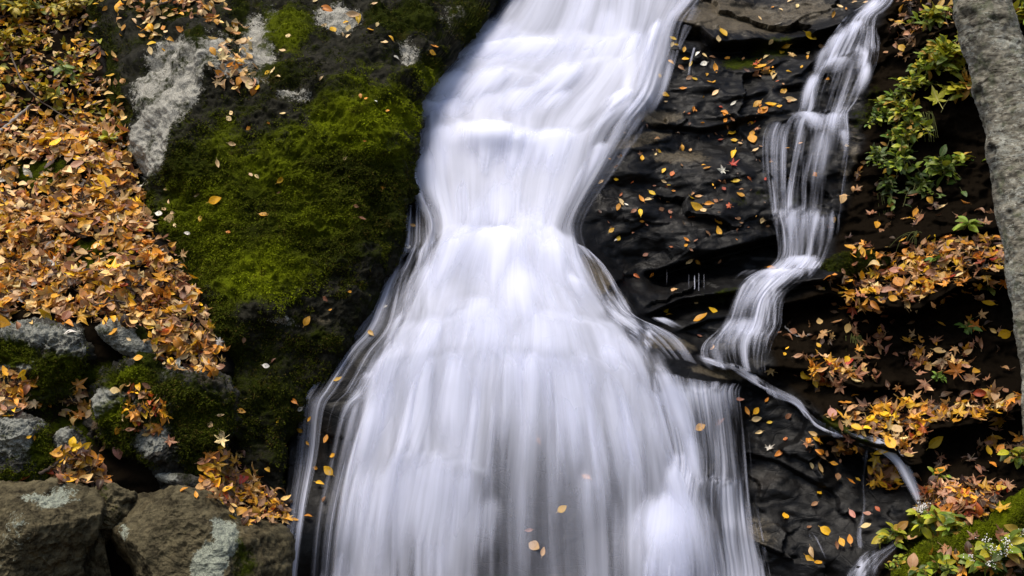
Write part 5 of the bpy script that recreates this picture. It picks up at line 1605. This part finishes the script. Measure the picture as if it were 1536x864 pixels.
plant("leafy_plant", "green leaf tuft in the middle of the upper leafy slope", 100, 112, .18, .5, 3, 4, (.07, .11), [(0.12, 0.18, 0.03)], .4, (.1, -.5, .7))
plant("leafy_plant", "small yellow-green plant at the boulder foot on the slope", 165, 215, .16, .5, 4, 6, (.04, .065), YG, .4, (.1, -.5, .7))


def grass(label, px, py, n, ln, spread):
    h = cast(px, py)
    paths = []
    for _ in range(n):
        b = np.array(h[0]) + np.array([random.gauss(0, .03), 0, random.gauss(0, .01)])
        d = np.array([random.gauss(0, spread), -.6, random.uniform(.1, .6)])
        pts = [b + d * ln * t * .6 + np.array([0, 0, -1.0]) * ln * t * t for t in np.linspace(0, 1, 8)]
        paths.append((pts, .0022, .0008))
    tag(tubes("grass_tuft", paths, M_GRASS, seg=4), label, "grass tuft")


M_GRASS = plain("hanging_grass", (0.09, 0.10, 0.02), .7)
grass("thin grass hanging beside the brown leaves on the black bank", 1280, 505, 14, .22, .15)
grass("drooping dry grass above the broad leaf ledge", 1375, 350, 22, .16, .8)
grass("long grass blades hanging below the shaded greenery", 1325, 290, 12, .28, .15)
grass("wispy grass dangling in the shaded hollow behind the trunk", 1390, 170, 10, .30, .2)
grass("fine grass strands at the lower left of the black bank", 1275, 545, 12, .14, .4)


# ------------------------------------------------------------------ twigs
def stick(label, pts, r0, r1, lift=.03, mat=None):
    P = []
    for x, y in pts:
        h = cast(x, y)
        P.append(np.array(h[0] + h[1] * lift))
    P = catmull(np.array(P), 24)
    P += RNG.normal(size=P.shape) * .003
    tag(tubes("twig", [(P, r0, r1)], mat or M_TWIG, seg=8), label, "twig")


M_GREYST = plain("weathered_stick", (0.22, 0.20, 0.18), .8, .4, 40)
stick("long thin dark twig lying diagonally down the upper leafy slope", [(18, 95), (45, 140), (75, 172), (120, 203)], .008, .004, .09)
stick("thick weathered grey stick at the left edge of the slope", [(-20, 215), (10, 200), (35, 178), (52, 162)], .018, .013, .05, M_GREYST)
stick("curved brown twig across the leaf litter above the streaked rock", [(140, 468), (165, 460), (188, 450), (200, 446)], .008, .005, .06)
stick("short dark stick on the upper edge of the huge boulder", [(222, 20), (238, 12), (252, 5)], .012, .009, .03)
stick("thin pale twig on the ledge below the side cascade", [(1180, 495), (1195, 502), (1212, 508)], .006, .004, .03, M_GREYST)
stick("dead branch poking out of the leaf pile between the left rocks", [(66, 708), (82, 690), (105, 682)], .012, .007, .04)
stick("thin dark twig beside the end of the small stream", [(1358, 735), (1372, 738), (1392, 745)], .005, .003, .04)
stick("slim bent twig in front of the upper right greenery", [(1400, -10), (1418, 20), (1428, 45), (1440, 62)], .005, .003, .10)


# ------------------------------------------------------------------ the tree at right
def bark():
    N = NT("grey_lichen_bark")
    tc = N.n("ShaderNodeTexCoord").outputs["Object"]
    v1 = N.scale(tc, (1, 1, 1.9))
    v2 = N.scale(tc, (1, 1, 2.6))
    a = N.noise(11, 7, 0.75, vec=v2, dist=.8)
    b = N.noise(5, 4, .6, vec=tc)
    c = N.noise(19, 6, .78, vec=v2, dist=.6)
    e = N.noise(90, 3, .7, vec=v1)
    base = N.mix(N.rng(a, .34, .62), (0.070, 0.060, 0.042), (0.50, 0.455, 0.345))
    base = N.mix(N.rng(N.math('ADD', c, N.math('MULTIPLY', N.math('SUBTRACT', b, .5), .5)), .50, .60, 0, .85), base, N.mix(N.rng(e, .35, .65), (0.46, 0.46, 0.36), (0.80, 0.79, 0.68)))
    base = N.mix(N.rng(N.noise(9, 5, .7, vec=tc), .50, .66, 0, .6), base, (0.15, 0.18, 0.085))
    base = N.mix(N.rng(N.noise(13, 5, .75, vec=v2), .56, .64, 0, .85), base, (0.055, 0.042, 0.030))
    base = N.mix(N.math('MULTIPLY', N.attr("scar"), .95), base, (0.014, 0.010, 0.008))
    n1 = N.bump(a, 1.0, .06)
    n2 = N.bump(c, 1.0, .03, n1)
    return N.done(N.bsdf(base, .85, n2, .2))


AX = np.array([(1425, -420, 46), (1455, -150, 46), (1473, 0, 45), (1500, 100, 45), (1525, 200, 46), (1541, 300, 47), (1557, 400, 48), (1571, 500, 49), (1584, 600, 50), (1600, 760, 54), (1608, 860, 60), (1612, 980, 76), (1614, 1060, 100)], float)
AXi = catmull(AX, 320)
YT = np.interp(AXi[:, 1], [-420, 1060], [-.55, -1.3])
PT = at(AXi[:, 0], AXi[:, 1], YT)
rT = .83 * AXi[:, 2] * np.linalg.norm(PT - CAM, axis=1) / FPX
nseg = 150
th = np.linspace(0, 2 * math.pi, nseg, endpoint=False)
tan = np.gradient(PT, axis=0)
tan /= np.linalg.norm(tan, axis=1, keepdims=True)
ea = np.cross(tan, [0, 1.0, 0])
ea /= np.linalg.norm(ea, axis=1, keepdims=True)
eb = np.cross(tan, ea)
VT = (PT[:, None] + rT[:, None, None] * (ea[:, None] * np.cos(th)[None, :, None] + eb[:, None] * np.sin(th)[None, :, None])).reshape(-1, 3)
cen = np.repeat(PT, nseg, 0)
rad = (VT - cen)
rad /= np.linalg.norm(rad, axis=1, keepdims=True)
VT = VT + rad * (0.030 * fbm(VT * [3, 3, 2.2], 3) + 0.012 * fbm(VT * [14, 14, 22], 4, ridge=True))[:, None]
tpx, tpy = pix(VT)
scar = np.zeros(len(VT))
frontm = (VT[:, 1] < cen[:, 1] + .06)
for (sx, sy, srx, sry, amp) in [(1455, 22, 17, 12, .03), (1497, 28, 16, 9, .02), (1470, 138, 9, 14, .025), (1491, 226, 9, 12, .03), (1515, 318, 7, 6, .015)]:
    gsn = bl(tpx, tpy, sx, sy, srx, sry) * frontm
    scar = np.maximum(scar, gsn * (.75 + .5 * perlin(VT * 30)))
    VT = VT + rad * (amp * (bl(tpx, tpy, sx, sy, srx * 1.5, sry * 1.5) - 1.3 * bl(tpx, tpy, sx, sy, srx * .7, sry * .7)) * frontm)[:, None]
tree = empty("tree", PT[-1])
tag(tree, "leaning tree with grey lichen-flecked bark along the right edge", "tree")
tr = mesh_np("trunk", VT, gridfaces(len(PT), nseg, wrap=True), bark(), tree, attrs={"scar": np.clip(scar, 0, 1)})
br = []
fol = Pile()
for k in range(9):
    b0 = PT[int(2 + k * 3)]
    d = np.array([random.uniform(-1, 1), random.uniform(-.8, .9), random.uniform(.3, .8)])
    pts = [b0 + d * 1.6 * t + np.array([0, 0, -.25]) * t * t for t in np.linspace(0, 1, 10)]
    br.append((pts, .035, .008))
    for _ in range(60):
        q = pts[random.randrange(3, 10)] + RNG.normal(size=3) * .18
        if pix(q[None])[1][0] > -60:
            continue
        fol.add(random.choice(LEAFY), frame_of(RNG.normal(size=3) + [0, 0, .8], random.uniform(0, 6.28)), q, random.uniform(.06, .1), np.array(random.choice(YG)))
tubes("branch", br, tr.data.materials[0], tree)
fol.build("crown", M_FOL, tree)
